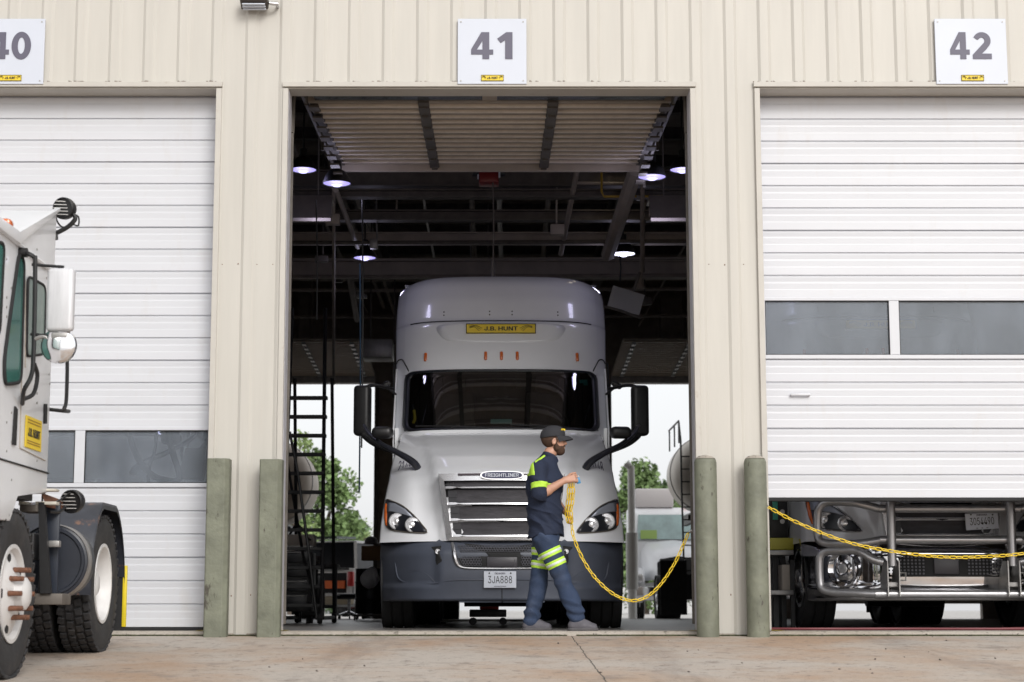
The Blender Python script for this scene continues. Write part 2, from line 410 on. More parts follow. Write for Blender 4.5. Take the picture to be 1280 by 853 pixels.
def wheel(parent, c, rad, w, side=-1, mrim=None, tread='rib', dish=.05, nuts=10, mt=None, mnut=None, rim_k=.56, nutlen=.03, holes=True):
    """side: +1 the outer face looks to +X"""
    rim_r = rad*rim_k; ty = tyre(parent, c, rad, w, rim_r, tread=tread, m=mt)
    t = w/2; d = (side,0,0); mb = MB()
    mb.lathe([(rim_r+.012,t*.88),(rim_r+.012,t*.94),(rim_r-.012,t*.94),(rim_r-.03,t*.7),(rim_r-.05,t-dish-.05),(rim_r*.62,t-dish-.03),(rim_r*.42,t-dish),(rim_r*.36,t-dish),(rim_r*.34,t-dish+.05),(rim_r*.24,t-dish+.07),(0,t-dish+.075)], c, d, 40)
    mb.lathe([(rim_r,-t*.8),(rim_r-.01,t*.8)], c, d, 40)
    rm = mb.build('rim', mrim or chrome_dull, ty, True, 35)
    M = rotto(d); nb = MB()
    for i in range(nuts):
        a = 2*math.pi*i/nuts; p = Vector(c) + M @ Vector((rim_r*.52*math.cos(a), rim_r*.52*math.sin(a), t-dish-.02))
        nb.cyl(p, p + Vector(d)*nutlen, .017, .015, 8)
    nb.build('wheel_nuts', mnut or chrome_dull, rm, True)
    if holes:
        hb = MB()
        for i in range(5):
            a = 2*math.pi*(i+.5)/5; p = Vector(c) + M @ Vector((rim_r*.77*math.cos(a), rim_r*.77*math.sin(a), t-dish-.046))
            hb.cyl(p, p + Vector(d)*.008, rim_r*.10, n=14)
        hb.build('hand_holes', blackmat, rm, True)
    return ty
# ------------------------------------------------------------------ world, light, camera
SUN_EL, SUN_AZ = R(30), R(160)     # azimuth measured from +Y clockwise: in front of the facade, a little to the left
w = bpy.data.worlds.new("World"); SC.world = w; w.use_nodes = True
nt = w.node_tree; bg = nt.nodes['Background']
sky = nt.nodes.new('ShaderNodeTexSky'); sky.sky_type = 'NISHITA'; sky.sun_disc = False
sky.sun_elevation = SUN_EL; sky.sun_rotation = SUN_AZ; sky.dust_density = 4.0; sky.air_density = 1.0
hs = nt.nodes.new('ShaderNodeHueSaturation'); hs.inputs['Saturation'].default_value = .22; hs.inputs['Value'].default_value = 1.0
nt.links.new(sky.outputs[0], hs.inputs['Color'])
wm = nt.nodes.new('ShaderNodeMix'); wm.data_type = 'RGBA'; wm.inputs[0].default_value = .5     # veil of cloud
wm.inputs[7].default_value = (10.0, 10.1, 10.3, 1)
nt.links.new(hs.outputs[0], wm.inputs[6]); nt.links.new(wm.outputs[2], bg.inputs[0])
bg.inputs[1].default_value = .135
sl = bpy.data.lights.new('sun', 'SUN'); sl.energy = 1.5; sl.angle = R(22); sl.color = (1, .975, .94)
so = link(bpy.data.objects.new('sun', sl))
sd = Vector((math.sin(SUN_AZ)*math.cos(SUN_EL), math.cos(SUN_AZ)*math.cos(SUN_EL), math.sin(SUN_EL)))
so.rotation_euler = sd.to_track_quat('Z', 'Y').to_euler(); so.location = (0, -20, 30)
cam = bpy.data.cameras.new('camera'); co = link(bpy.data.objects.new('camera', cam)); SC.camera = co
cam.sensor_width = 36; cam.sensor_fit = 'HORIZONTAL'; cam.lens = F/1280*36; cam.shift_x = (640-CX)/1280
co.location = (0, -DIST, CAMH); co.rotation_euler = (R(90) + PT, 0, 0)
cam.clip_start = .1; cam.clip_end = 3000
cam.dof.use_dof = True; cam.dof.focus_distance = 17.0; cam.dof.aperture_fstop = 3.2
SC.view_settings.view_transform = 'Standard'; SC.view_settings.look = 'None'; SC.view_settings.gamma = 1
SC.view_settings.exposure = 0.04
SC.cycles.max_bounces = 8; SC.cycles.transparent_max_bounces = 12; SC.cycles.diffuse_bounces = 4; SC.cycles.glossy_bounces = 4
SC.cycles.use_denoising = True; SC.cycles.caustics_reflective = False; SC.cycles.caustics_refractive = False
SC.cycles.sample_clamp_indirect = 6
# ------------------------------------------------------------------ ground
def concrete(name, base, stain, dark, joints=True, rough=.85, lo=.42, hi=.62):
    m = bpy.data.materials.new(name); m.use_nodes = True; nt = m.node_tree; N = nt.nodes; L = nt.links; b = N['Principled BSDF']
    tc = N.new('ShaderNodeTexCoord'); sep = N.new('ShaderNodeSeparateXYZ'); L.new(tc.outputs['Object'], sep.inputs[0])
    def noi(scale, det, lo_, hi_, st=(1,1,1), loc=(0,0,0)):
        mp = N.new('ShaderNodeMapping'); mp.inputs['Scale'].default_value = st; mp.inputs['Location'].default_value = loc
        L.new(tc.outputs['Object'], mp.inputs[0]); n = N.new('ShaderNodeTexNoise'); n.inputs['Scale'].default_value = scale
        n.inputs['Detail'].default_value = det; n.inputs['Roughness'].default_value = .65; L.new(mp.outputs[0], n.inputs[0])
        mr = N.new('ShaderNodeMapRange'); mr.inputs[1].default_value = lo_; mr.inputs[2].default_value = hi_; L.new(n.outputs[0], mr.inputs[0]); return mr.outputs[0], n.outputs[0]
    def mix(a, bb, f, blend='MIX'):
        x = N.new('ShaderNodeMix'); x.data_type = 'RGBA'; x.blend_type = blend
        if isinstance(f, float): x.inputs[0].default_value = f
        else: L.new(f, x.inputs[0])
        for k, v in ((6, a), (7, bb)):
            if isinstance(v, tuple): x.inputs[k].default_value = (*v, 1)
            else: L.new(v, x.inputs[k])
        return x.outputs[2]
    f1, _ = noi(.55, 8, lo, hi, (1, .8, 1)); c = mix(base, stain, f1)
    f2, _ = noi(2.6, 8, .56, .72, (1, .7, 1), (4, 1, 0)); c = mix(c, dark, f2)
    f3, _ = noi(11, 7, .57, .70, (1, 1, 1), (9, 3, 0)); c = mix(c, tuple(x*.55 for x in dark), f3)
    f5, _ = noi(34, 3, .66, .72, (.5, 1, 1), (2, 7, 0)); c = mix(c, (.05,.04,.035), f5)
    f4, fn = noi(90, 4, .2, .8); 
    mr = N.new('ShaderNodeMapRange'); mr.inputs[3].default_value = .72; mr.inputs[4].default_value = 1.22; L.new(f4, mr.inputs[0])
    cc = N.new('ShaderNodeCombineColor'); [L.new(mr.outputs[0], cc.inputs[k]) for k in range(3)]
    c = mix(c, cc.outputs[0], 1.0, 'MULTIPLY')
    if joints:
        def line(sock, pos, wd):
            a = N.new('ShaderNodeMath'); a.operation = 'SUBTRACT'; L.new(sock, a.inputs[0]); a.inputs[1].default_value = pos
            # wobble
            wv = N.new('ShaderNodeMath'); wv.operation = 'MULTIPLY_ADD'; L.new(fwob, wv.inputs[0]); wv.inputs[1].default_value = .05; L.new(a.outputs[0], wv.inputs[2])
            ab = N.new('ShaderNodeMath'); ab.operation = 'ABSOLUTE'; s2 = N.new('ShaderNodeMath'); s2.operation = 'SUBTRACT'; L.new(wv.outputs[0], s2.inputs[0]); s2.inputs[1].default_value = .025
            L.new(s2.outputs[0], ab.inputs[0]); lt = N.new('ShaderNodeMath'); lt.operation = 'LESS_THAN'; L.new(ab.outputs[0], lt.inputs[0]); lt.inputs[1].default_value = wd
            return lt.outputs[0]
        _, fwob = noi(3.0, 4, 0, 1)
        for ax, ps in (('X', (.67, 5.3, -3.9, -8.5, 9.9)), ('Y', (-6.2, -12.4))):
            for p_ in ps: c = mix(c, (.05,.042,.035), line(sep.outputs[ax], p_, .0045))
    if joints:      # tyre marks leading into the bays
        ft, _ = noi(5, 6, .40, .62, (1.5, .12, 1), (5, 2, 0))
        for x0 in (-1.05, 1.15, 3.3, 5.4, -3.6, -5.6):
            a = N.new('ShaderNodeMath'); a.operation = 'SUBTRACT'; L.new(sep.outputs['X'], a.inputs[0]); a.inputs[1].default_value = x0
            ab = N.new('ShaderNodeMath'); ab.operation = 'ABSOLUTE'; L.new(a.outputs[0], ab.inputs[0])
            mr = N.new('ShaderNodeMapRange'); mr.inputs[1].default_value = .10; mr.inputs[2].default_value = .26; mr.inputs[3].default_value = .30; mr.inputs[4].default_value = 0; L.new(ab.outputs[0], mr.inputs[0])
            ml = N.new('ShaderNodeMath'); ml.operation = 'MULTIPLY'; L.new(mr.outputs[0], ml.inputs[0]); L.new(ft, ml.inputs[1])
            c = mix(c, (.13,.11,.10), ml.outputs[0])
    L.new(c, b.inputs['Base Color']); b.inputs['Roughness'].default_value = rough
    bp = N.new('ShaderNodeBump'); bp.inputs['Strength'].default_value = .35; bp.inputs['Distance'].default_value = .01; L.new(fn, bp.inputs['Height']); L.new(bp.outputs[0], b.inputs['Normal'])
    return m
apron_m = concrete('apron_concrete', (.45,.40,.35), (.40,.28,.195), (.26,.215,.18))
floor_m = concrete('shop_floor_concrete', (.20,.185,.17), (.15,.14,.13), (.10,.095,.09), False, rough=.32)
yard_m = concrete('yard_concrete', (.50,.49,.47), (.42,.40,.38), (.34,.33,.31), False)
curb_m = concrete('threshold_concrete', (.40,.36,.31), (.33,.29,.24), (.17,.15,.12), False, lo=.45, hi=.6)
BW, BL = 24.0, 14.0      # building depth, half width
mb = MB(); mb.grid([[(x, y, z) for x in (-90, -14, 0, 14, 90)] for y, z in ((-120,-4.8), (-60,-2.4), (-16,-.64), (-8,-.32), (0,0))])
tag(mb.build('apron_ground', apron_m, smooth=False), None, None, kind='structure')
mb = MB(); mb.grid([[(x, y, 0) for x in (-600, -90, -14, 0, 14, 90, 600)] for y in (0.0, 12, BW, 60, 200, 700)])
tag(mb.build('yard_ground', yard_m, smooth=False), None, None, kind='structure')
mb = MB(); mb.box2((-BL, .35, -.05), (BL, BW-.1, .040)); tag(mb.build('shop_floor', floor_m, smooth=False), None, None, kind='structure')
# ragged, chipped threshold strip at the foot of the facade
mb = MB(); rows = []
for y, z in ((-.012,-.03), (-.008,.014), (.004,.034), (.03,.041), (.35,.042)):
    row = []
    for i in range(561):
        x = -BL + i*.05; n = noise.noise(Vector((x*3.1, 2, 0))); n2 = noise.noise(Vector((x*11, 5, 0)))
        row.append((x, y + (.008*n + .006*n2 if y < .02 else 0), z + (.010*n2 + .006*n - .004 if .0 < z < .038 else 0)))
    rows.append(row)
mb.grid(rows); tag(mb.build('threshold_kerb', curb_m, smooth=True), None, None, kind='structure')
# moss and dirt line along the foot of the kerb
mossm = mat('moss_dirt', (.05,.055,.025), .95, var=.5, vscale=30)
mb = MB(); rnd = random.Random(3)
for i in range(5200):
    x = rnd.uniform(-6, 6)
    if noise.noise(Vector((x*.9, 0, 4))) < -.30: continue
    r = rnd.uniform(.004, .014); mb.box((x, -.016 + rnd.uniform(-.012,.004), r*.3), (r*2.6, r*1.5, r), 0, (0, 0, rnd.uniform(0,3)))
tag(mb.build('moss', mossm, smooth=False), 'dark moss and grit along the foot of the concrete threshold', None, kind='stuff')
mb = MB()
for i in range(34):
    x = rnd.uniform(-4.5, 5); y = rnd.uniform(-4.6, -.1); r = rnd.uniform(.004, .011)
    mb.box((x, y, .04*y + r*.3), (r*2, r*1.6, r), r*.3, (rnd.random(), rnd.random(), rnd.uniform(0,3)), 1)
tag(mb.build('gravel_grit', mat('grit', (.12,.10,.085), .9, var=.3), smooth=False), 'loose grit scattered on the concrete apron', None, kind='stuff')

# ------------------------------------------------------------------ building
HZ = P(600, 110, 0).z
DX = [(P(271,112,0).x - 3.66, P(271,112,0).x), (P(361,112,0).x, P(862,112,0).x), (P(949,112,0).x, P(949,112,0).x + 3.66)]
DX = [(DX[0][0]-4.34, DX[0][1]-4.34)] + DX + [(DX[2][0]+4.34, DX[2][1]+4.34)]
B = thing('service_building', 'long cream ribbed metal truck workshop with tall overhead doors', 'building', (0,0,0))
RX0 = P(699, 60, 0).x; RP = .3128
def corr(mb, x0, x1, z0, z1, y=0.0, s=-1):
    xs = [x0]; k0 = math.ceil((x0 - RX0)/RP) - 1
    prof = []
    k = k0
    while RX0 + k*RP - .06 < x1:
        c = RX0 + k*RP
        for dx, dy in ((-.062,0), (-.036,.015), (.036,.015), (.062,0)): prof.append((c+dx, dy))
        k += 1
    def yat(x): return interp(x, [p[0] for p in prof], [p[1] for p in prof])
    pts = [(x0, yat(x0))] + [p for p in prof if x0 < p[0] < x1] + [(x1, yat(x1))]
    mb.grid([[(x, y + s*d, z) for x, d in pts] for z in (z0, z1)])
ZT = 7.6
mb = MB(); corr(mb, -BL, BL, HZ+.045, ZT)
edges = [-BL] + [v for d in DX for v in d] + [BL]
for i in range(0, len(edges), 2): corr(mb, edges[i] + (.048 if i else 0), edges[i+1] - (.048 if i+1 < len(edges)-1 else 0), .01, HZ+.045)
mb.build('facade_panel', cream, B, smooth=False, recalc=False)
# rows of panel screws
mb = MB(); rnd = random.Random(11)
for zz in (3.3, .35):
    k = math.ceil((-6.5-RX0)/RP)
    while RX0 + k*RP < 6.5:
        for dx in (-.085, .085):
            x = RX0 + k*RP + dx
            if zz > HZ or not any(q[0]-.06 < x < q[1]+.06 for q in DX): mb.cyl((x, .002, zz+rnd.uniform(-.012,.012)), (x, -.005, zz), .0045, n=6)
        k += 1
o_ = mb.build('panel_screws', rust, B, False); o_['kind'] = 'stuff'
# inner liner so that the wall has thickness
mb = MB(); mb.box2((-BL, .16, HZ+.02), (BL, .20, ZT))
for i in range(0, len(edges), 2): mb.box2((edges[i]-.0, .16, 0.045), (edges[i+1], .20, HZ+.02))
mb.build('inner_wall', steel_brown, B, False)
for x0, x1 in DX:
    mb = MB(); mb.box2((x0-.055, -.042, HZ), (x1+.055, .012, HZ+.048), .004); mb.build('head_flashing', creamtrim, B, False)
    mb = MB(); mb.box2((x0-.05, -.012, HZ-.012), (x1+.05, .235, HZ-.001), .002); mb.build('door_soffit', creamtrim, B, False)
    for a, b_ in ((x0-.05, x0), (x1, x1+.05)):
        mb = MB(); mb.box2((a, -.038, .05), (b_, .012, HZ-.013), .004); mb.build('door_trim', creamtrim, B, False)
    for a, b_ in ((x0-.012, x0+.003), (x1-.003, x1+.012)):
        mb = MB(); mb.box2((a, .014, .045), (b_, .235, HZ-.014)); mb.build('door_jamb', jambgrey, B, False)
GAUGE = .2085
def door(x0, x1, zb, zt, y, wins, nwin=2, wx=None, label=None, handle=None, phase=0.0):
    """wins = (z0, z1) window row; profile of shallow ribs at GAUGE pitch"""
    O = Vector(((x0+x1)/2, y, zb))
    def prof(z0, z1):
        pts = [(z0, 0.0)]; n = max(1, round((z1-z0)/GAUGE)); g = (z1-z0)/n
        for i in range(n):
            a = z0 + i*g; joint = (i % 3 == 2) or i == n-1
            dep = .022 if joint else .014
            pts += [(a+.012, 0), (a+g*.33, .001), (a+g*.36, .0022), (a+g*.40, .0022), (a+g*.62, .001), (a+g*.66, .0025), (a+g*.70, .003), (a+g*.86, .0), (a+g-.016, 0), (a+g-.010, dep), (a+g-.003, dep), (a+g, 0)]
        return pts
    mb = MB(O)
    segs = [(zb, wins[0]), (wins[1], zt)] if wins else [(zb, zt)]
    for a, b_ in segs: mb.grid([[(x, y+d, z) for x in (x0, x1)] for z, d in prof(a, b_)])
    mb.box2((x0, y+.03, zb), (x1, y+.05, wins[0] if wins else zt))
    if wins: mb.box2((x0, y+.03, wins[1]), (x1, y+.05, zt))
    d = mb.build('overhead_door', white_door, B, False, recalc=False, label=label); d.location = O
    if wins:
        wxs = wx or [x0 + (x1-x0)*i/nwin for i in range(nwin+1)]
        fr = MB(O)
        a, b_ = wins; fr.box2((x0, y-.006, a-.002), (x1, y+.05, a+.035), .004); fr.box2((x0, y-.006, b_-.03), (x1, y+.05, b_+.002), .004)
        for i, xx in enumerate(wxs):
            hw = .045; l = max(x0, xx-hw); r_ = min(x1, xx+hw)
            fr.box2((l, y-.005, a+.036), (r_, y+.05, b_-.031), .004)
        fr.build('window_frame', white_door, d, False)
        for i in range(len(wxs)-1):
            g = MB(O); g.box2((wxs[i]+.05 if i else max(x0, wxs[i])+.05, y+.020, a+.034), (wxs[i+1]-.044, y+.024, b_-.028)); g.build('window_pane', glass_dirty, d, False)
            g = MB(O); xa, xb = max(x0, wxs[i])+.042, wxs[i+1]-.042      # rubber bead
            for q in (((xa, y-.001, a+.034), (xb, y+.018, a+.042)), ((xa, y-.001, b_-.037), (xb, y+.018, b_-.029)), ((xa, y-.001, a+.042), (xa+.008, y+.018, b_-.037)), ((xb-.008, y-.001, a+.042), (xb, y+.018, b_-.037))): g.box2(*q)
            g.build('window_bead', blackmat, d, False)
    g = MB(O); g.box2((x0, y-.004, zb-.035), (x1, y+.05, zb-.002), .008); g.build('bottom_seal', rubberdk, d, False)
    if handle:
        h = MB(O); p = Vector(handle); h.beam(p+Vector((-.09,-.03,0)), p+Vector((.09,-.03,0)), .018, .02, .006)
        for s in (-1,1): h.beam(p+Vector((s*.08,.003,0)), p+Vector((s*.08,-.03,0)), .016)
        h.build('handle', white_door, d)
    return d
YD = .238
z = lambda py: P(700, py, YD).z
x40 = P(106-6.5, 570, YD).x
door(DX[1][0], DX[1][1], .075, HZ-.013, YD, (z(609), z(534)), wx=[DX[1][0], x40-.0, DX[1][1]], label='closed white overhead door with a low window row')
x42 = P(1118, 410, YD).x
door(DX[3][0], DX[3][1], z(622), HZ-.013, YD, (z(448.5), z(372)), wx=[DX[3][0], x42, DX[3][1]], handle=P(1000, 494, YD), label='half raised white overhead door with a high window row')
for k in (0, 4): door(DX[k][0], DX[k][1], .075, HZ-.013, YD, (2.2, 2.8))
# small bracket on left door edge
# side walls, roof, back wall
for sx in (-1, 1):
    mb = MB(); mb.box2((sx*BL-.05, .02, .0), (sx*BL+.05, BW, ZT)); mb.build('side_wall', cream, B, False)
mb = MB(); mb.prism([(-BL-.2, -.25, ZT+.0), (-BL-.2, BW/2, ZT+.6), (-BL-.2, BW+.25, ZT), (-BL-.2, BW+.25, ZT+.1), (-BL-.2, BW/2, ZT+.7), (-BL-.2, -.25, ZT+.1)], (2*BL+.4, 0, 0))
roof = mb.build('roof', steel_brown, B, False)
BH = P(600, 478, BW-.5).z        # back door head height
PW = 0.50
bx = []
for cx_ in (-8.75, -4.42, -.04, 4.36, 8.7): bx.append((cx_-1.83, cx_+1.83))
mb = MB(); mb.box2((-BL, BW-.30, BH), (BL, BW-.1, ZT))
ed = [-BL] + [v for d in bx for v in d] + [BL]
for i in range(0, len(ed), 2): mb.box2((ed[i], BW-.30, 0), (ed[i+1], BW-.1, BH))
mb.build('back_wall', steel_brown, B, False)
for i in range(2, len(ed)-2, 2):
    for xx in (ed[i]+.02, ed[i+1]-.02): mb = MB(); mb.beam((xx, BW-.36, .04), (xx, BW-.36, BH), .10, .08); mb.build('back_door_frame', steel_dark, B, False)
# roof structure: purlins, girts, portal frames
for i, y in enumerate([2.0 + 1.55*k for k in range(14)]):
    mb = MB(); zz = ZT + .6*(1 - abs(y-BW/2)/(BW/2)) - .14
    mb.box2((-BL+.1, y-.035, zz-.2), (BL-.1, y+.035, zz)); mb.box2((-BL+.1, y-.10, zz-.215), (BL-.1, y+.035, zz-.2))
    mb.build('purlin', steel_dark, B, False)
for (py0, py1, zb) in ((325, 347, 5.45), (290, 304, 5.42), (262, 275, 5.50), (236, 246, 5.55), (212, 232, 5.72)):
    # horizontal I beams; depth follows from the pixel row at the given height
    dx, yc, zc = _ray(618, py1); y = (zb - CAMH)/zc*yc - DIST
    h = P(618, py0, y).z - zb; mb = MB()
    mb.box2((-BL+.1, y, zb), (BL-.1, y+.18, zb+.02)); mb.box2((-BL+.1, y, zb+h-.02), (BL-.1, y+.18, zb+h)); mb.box2((-BL+.1, y+.08, zb+.02), (BL-.1, y+.10, zb+h-.02))
    mb.build('cross_beam', steel_beam if py0 in (325, 290) else steel_dark, B, False)
for x in (-6.6, -2.24, 2.12, 6.5):
    mb = MB()
    mb.box2((x-.1, .3, 6.9), (x+.1, BW-.3, 6.92)); mb.box2((x-.01, .3, 6.92), (x+.01, BW-.3, 7.35)); mb.box2((x-.1, .3, 7.35), (x+.1, BW-.3, 7.37))
    mb.build('rafter', steel_dark, B, False)
for x in (-6.6, -2.24, 2.12, 6.5):
    for y in (12.0,):
        mb = MB(); mb.box2((x-.09, y-.1, .04), (x+.09, y-.085, 6.9)); mb.box2((x-.09, y+.085, .04), (x+.09, y+.1, 6.9)); mb.box2((x-.01, y-.085, .04), (x+.01, y+.085, 6.9)); 
        if abs(x) > 3: mb.build('column', steel_dark, B, False)
        else: mb.b.free()
# diagonal braces seen against the dark roof
for a, b_, r, m in ((P(701,318,9), P(722,210,6.5), .035, steel_beam), (P(447,309,9), P(420,238,6.5), .035, steel_beam), (P(417,480,13), P(417,236,6.5), .022, steel_beam),
                    (P(760,318,9), P(795,212,6), .10, steel_beam), (P(446,400,16), P(436,340,13), .05, steel_beam), (P(803,340,8), P(803,222,6.4), .03, steel_brown)):
    mb = MB(); mb.cyl(a, b_, r, n=8); mb.build('brace', m, B)
# service pipes, conduits and cable runs under the roof
rnd = random.Random(21)
for i in range(9):
    x = rnd.uniform(-3.2, 3.2); z_ = rnd.uniform(5.9, 6.8); mb = MB(); mb.tube([(x, 4, z_), (x+rnd.uniform(-.1,.1), 12, z_-.03), (x, 23, z_)], rnd.choice((.02,.03,.045)), 7); mb.build('service_pipe', rnd.choice((steel_beam, galv, steel_brown)), B)
for i in range(9):
    y_ = rnd.uniform(8.5, 19); z_ = 4.9 + y_*.035 + rnd.uniform(0,.7); mb = MB(); mb.tube([(-7, y_, z_), (-2, y_+.02, z_-.02), (3, y_, z_), (8, y_, z_-.01)], rnd.choice((.012,.02,.03)), 6); mb.build('conduit', rnd.choice((steel_beam, steel_dark, galv, steel_brown)), B)
for i in range(12):
    x = rnd.uniform(-2.6, 2.6); y_ = rnd.uniform(7, 16); z_ = rnd.uniform(5.0, 5.6); mb = MB(); mb.tube([(x, y_, z_+1.8), (x+rnd.uniform(-.05,.05), y_, z_)], .012, 5); mb.box((x, y_, z_), (rnd.uniform(.06,.2), .12, rnd.uniform(.06,.18)), .01); mb.build('junction_drop', rnd.choice((steel_beam, galv, steel_dark)), B)
# dirt caught on the head flashing at the foot of every rib
mb = MB(); rnd = random.Random(31); k = -22
while k < 22:
    x = RX0 + k*RP; k += 1
    if not any(q[0] < x < q[1] for q in DX): continue
    for j in range(rnd.randint(3, 9)): mb.box((x+rnd.gauss(0,.045), -.012-rnd.random()*.016, HZ+.050+rnd.random()*.004), (rnd.uniform(.01,.035), .012, rnd.uniform(.003,.010)), 0, (0,0,rnd.random()))
o_ = mb.build('flashing_dirt', mat('dirt_brown', (.15,.11,.08), .9, var=.4, vscale=20), B, False); o_['kind'] = 'stuff'
# stored back doors
for k, (xa, xb) in enumerate(bx[1:4]):
    mb = MB(); O = Vector(((xa+xb)/2, BW-3, BH))
    mb.O = O; zz = BH + .12; rb = MB(O)
    for i in range(18):
        y0 = BW - .9 - i*.21; zi = zz + .012*i
        mb.box2((xa, y0-.2, zi), (xb, y0, zi+.03)); rb.box2((xa+.01, y0-.075, zi-.040), (xb-.01, y0-.012, zi-.002), .008)
    d = mb.build('overhead_door', door_inner, B, False, label='raised back door stored under the ceiling'); d.location = O; rb.build('panel_ribs', mat('rib_yard_lit', (.70,.60,.50), .45), d, False)  # yard light on the slats is put into the pale rib colour
    mb = MB(O); mb.box2((xa, BW-.85, BH-.06), (xb, BW-.80, BH+.14)); mb.build('bottom_rail', galv, d, False)
    for f_ in (.06, .36, .68, .94):
        xx = lerp(xa, xb, f_); mb = MB(O)
        mb.prism([(xx-.035, BW-1.0, zz-.050), (xx-.035, BW-4.6, zz+.155), (xx-.035, BW-4.6, zz+.17), (xx-.035, BW-1.0, zz-.03)], (.07,0,0))
        for i in range(9): mb.box((xx, BW-1.1-i*.42, zz-.06+.024*i), (.09, .16, .012))
        mb.build('hinge_stile', galv, d, False)
# front middle door, raised and stored overhead
xa, xb = DX[2][0]+.02, DX[2][1]-.02
O = Vector(((xa+xb)/2, .5, 5.3)); mb = MB(O)
yz = lambda y: 5.24 + .062*(y-1.5)
y = 1.55
for i in range(17):
    y0 = y + i*.2; mb.box2((xa, y0, yz(y0)), (xb, y0+.19, yz(y0)+.03))

yend = y + 17*.2
sd_ = mb.build('overhead_door', door_inner, B, False, label='raised brown backed door stored flat under the ceiling'); sd_.location = O
ribm = mat('door_rib_lit', (.80,.72,.63), .5, var=.1, vscale=8)  # daylight on the rib faces is put into this paler colour
for i in range(13):
    y0 = y + .07 + i*.255; mb = MB(O); mb.box2((xa+.07, y0, yz(y0)-.034), (xb-.07, y0+.05, yz(y0)-.001), .010)
    mb.box2((xa+.07, y0+.085, yz(y0)-.016), (xb-.07, y0+.10, yz(y0)-.001), .003); mb.build('panel_rib', ribm, sd_, False)
mb = MB(O); mb.box2((xa+.05, yend, yz(yend)-.09), (xb-.05, yend+.05, yz(yend)+.03), .006); mb.build('end_rail', mat('end_rail_paint', (.50,.44,.38), .5, var=.1), sd_, False)
for px in (537, 685):
    xx = P(px, 160, 3.2).x; mb = MB(O)
    mb.prism([(xx-.05, 1.6, yz(1.6)-.05), (xx-.05, 4.9, yz(4.9)-.05), (xx-.05, 4.9, yz(4.9)+.0), (xx-.05, 1.6, yz(1.6)+.0)], (.10,0,0))
    for i in range(6): mb.box((xx, y+.15+i*.6, yz(y+.15+i*.6)-.03), (.11, .46, .02)); mb.box((xx, y+.42+i*.6, yz(y+.3+i*.6)-.05), (.07, .08, .04), .008)
    mb.build('hinge_stile', steel_dark, sd_, False)
for s, xx in ((1, xa+.05), (-1, xb-.05)):
    mb = MB(O); mb.prism([(xx-.04, 1.6, yz(1.6)-.03), (xx-.04, 4.9, yz(4.9)-.03), (xx-.04, 4.9, yz(4.9)+.0), (xx-.04, 1.6, yz(1.6)+.0)], (.08,0,0))
    for i in range(9): mb.box((xx, y+.1+i*.4, yz(y)-.035), (.10, .16, .02)); mb.cyl((xx-s*.06, y+.2+i*.4, yz(y)-.02), (xx+s*.02, y+.2+i*.4, yz(y)-.02), .02, n=8)
    mb.build('hinge_stile', steel_dark, sd_, False)
mb = MB(O)
for i in range(2): mb.box2((lerp(xa, xb, .02+.5*i), y-.62, yz(y)), (lerp(xa, xb, .48+.5*i), y-.06, yz(y)+.02))
mb.build('window_pane', glass_dirty, sd_, False)
mb = MB(O); mb.box2((xa, y-.06, yz(y)-.01), (xb, y, yz(y)+.04)); mb.box2((xa, y-.75, yz(y)-.01), (xb, y-.62, yz(y)+.04)); mb.box2((lerp(xa,xb,.48), y-.62, yz(y)), (lerp(xa,xb,.52), y-.06, yz(y)+.03)); mb.build('window_frame', door_inner, sd_, False)
for s, xx in ((-1, xa-.03), (1, xb+.03)):
    mb = MB(O); pts = [(xx, .33, .1), (xx, .33, 4.6), (xx, .42, 5.0), (xx, .75, 5.22), (xx, 1.2, 5.24), (xx, 5.3, 5.44)]
    mb.tube(smoothpath(pts[1:5], 6) + [Vector(pts[5])], .03, 6); mb.beam(pts[0], pts[1], .05, .03)
    mb.build('door_track', steel_dark, sd_)
    mb = MB(O)
    for yy in (1.6, 3.4, 5.2): mb.beam((xx, yy, 5.22), (xx, yy, 7.2), .03, .03)
    mb.beam((xx, 5.2, 5.25), (xx+.0, 3.6, 6.9), .03); mb.build('track_hanger', steel_dark, sd_, False)
# torsion shaft in front bay
mb = MB(O); mb.cyl((xa-.1, .38, 5.45), (xb+.1, .38, 5.45), .02); 
for q in (-.9, .3): mb.cyl((q, .38, 5.45), (q+.8, .38, 5.45), .05, n=12)
mb.build('spring_shaft', steel_dark, sd_)
# ------------------------------------------------------------------ bay number signs
def bay_sign(num, px, label):
    a = P(px-43, 105.5, -.045); b_ = P(px+43, 24, -.045); c = (a+b_)/2; w_, h_ = b_.x-a.x, b_.z-a.z
    t = thing('bay_number_sign', label, 'sign', c, group='bay number signs')
    mb = MB(c); mb.box(c, (w_, .018, h_), .003); mb.build('sign_panel', signwhite, t, False)
    hh = P(px, 41.5, -.05).z - P(px, 75, -.05).z
    numerals(num, hh, P(px+25.5,60,-.05).x-P(px-25.5,60,-.05).x, (c.x-.005, -.0575, P(px, 57.5, -.05).z), slateink, t, c)
    logo_sign((c.x+.003, -.062, P(px, 98, -.05).z), .205, .056, 'name_plate', t, c)
    mb = MB(c)
    for sx in (-1,1):
        for sz in (-1,1): mb.cyl(c+Vector((sx*(w_/2-.03), -.007, sz*(h_/2-.03))), c+Vector((sx*(w_/2-.03), -.014, sz*(h_/2-.03))), .007, n=10)
    mb.build('screw', galv, t)
bay_sign('40', 14, 'white square sign reading 40 above the closed left door')
bay_sign('41', 615, 'white square sign reading 41 above the open middle doorway')
bay_sign('42', 1213.5, 'white square sign reading 42 above the half raised right door')
c = P(318, 4, -.12); t = thing('flood_light', 'dark bronze flood light on the facade above the left pillar', 'light', c)
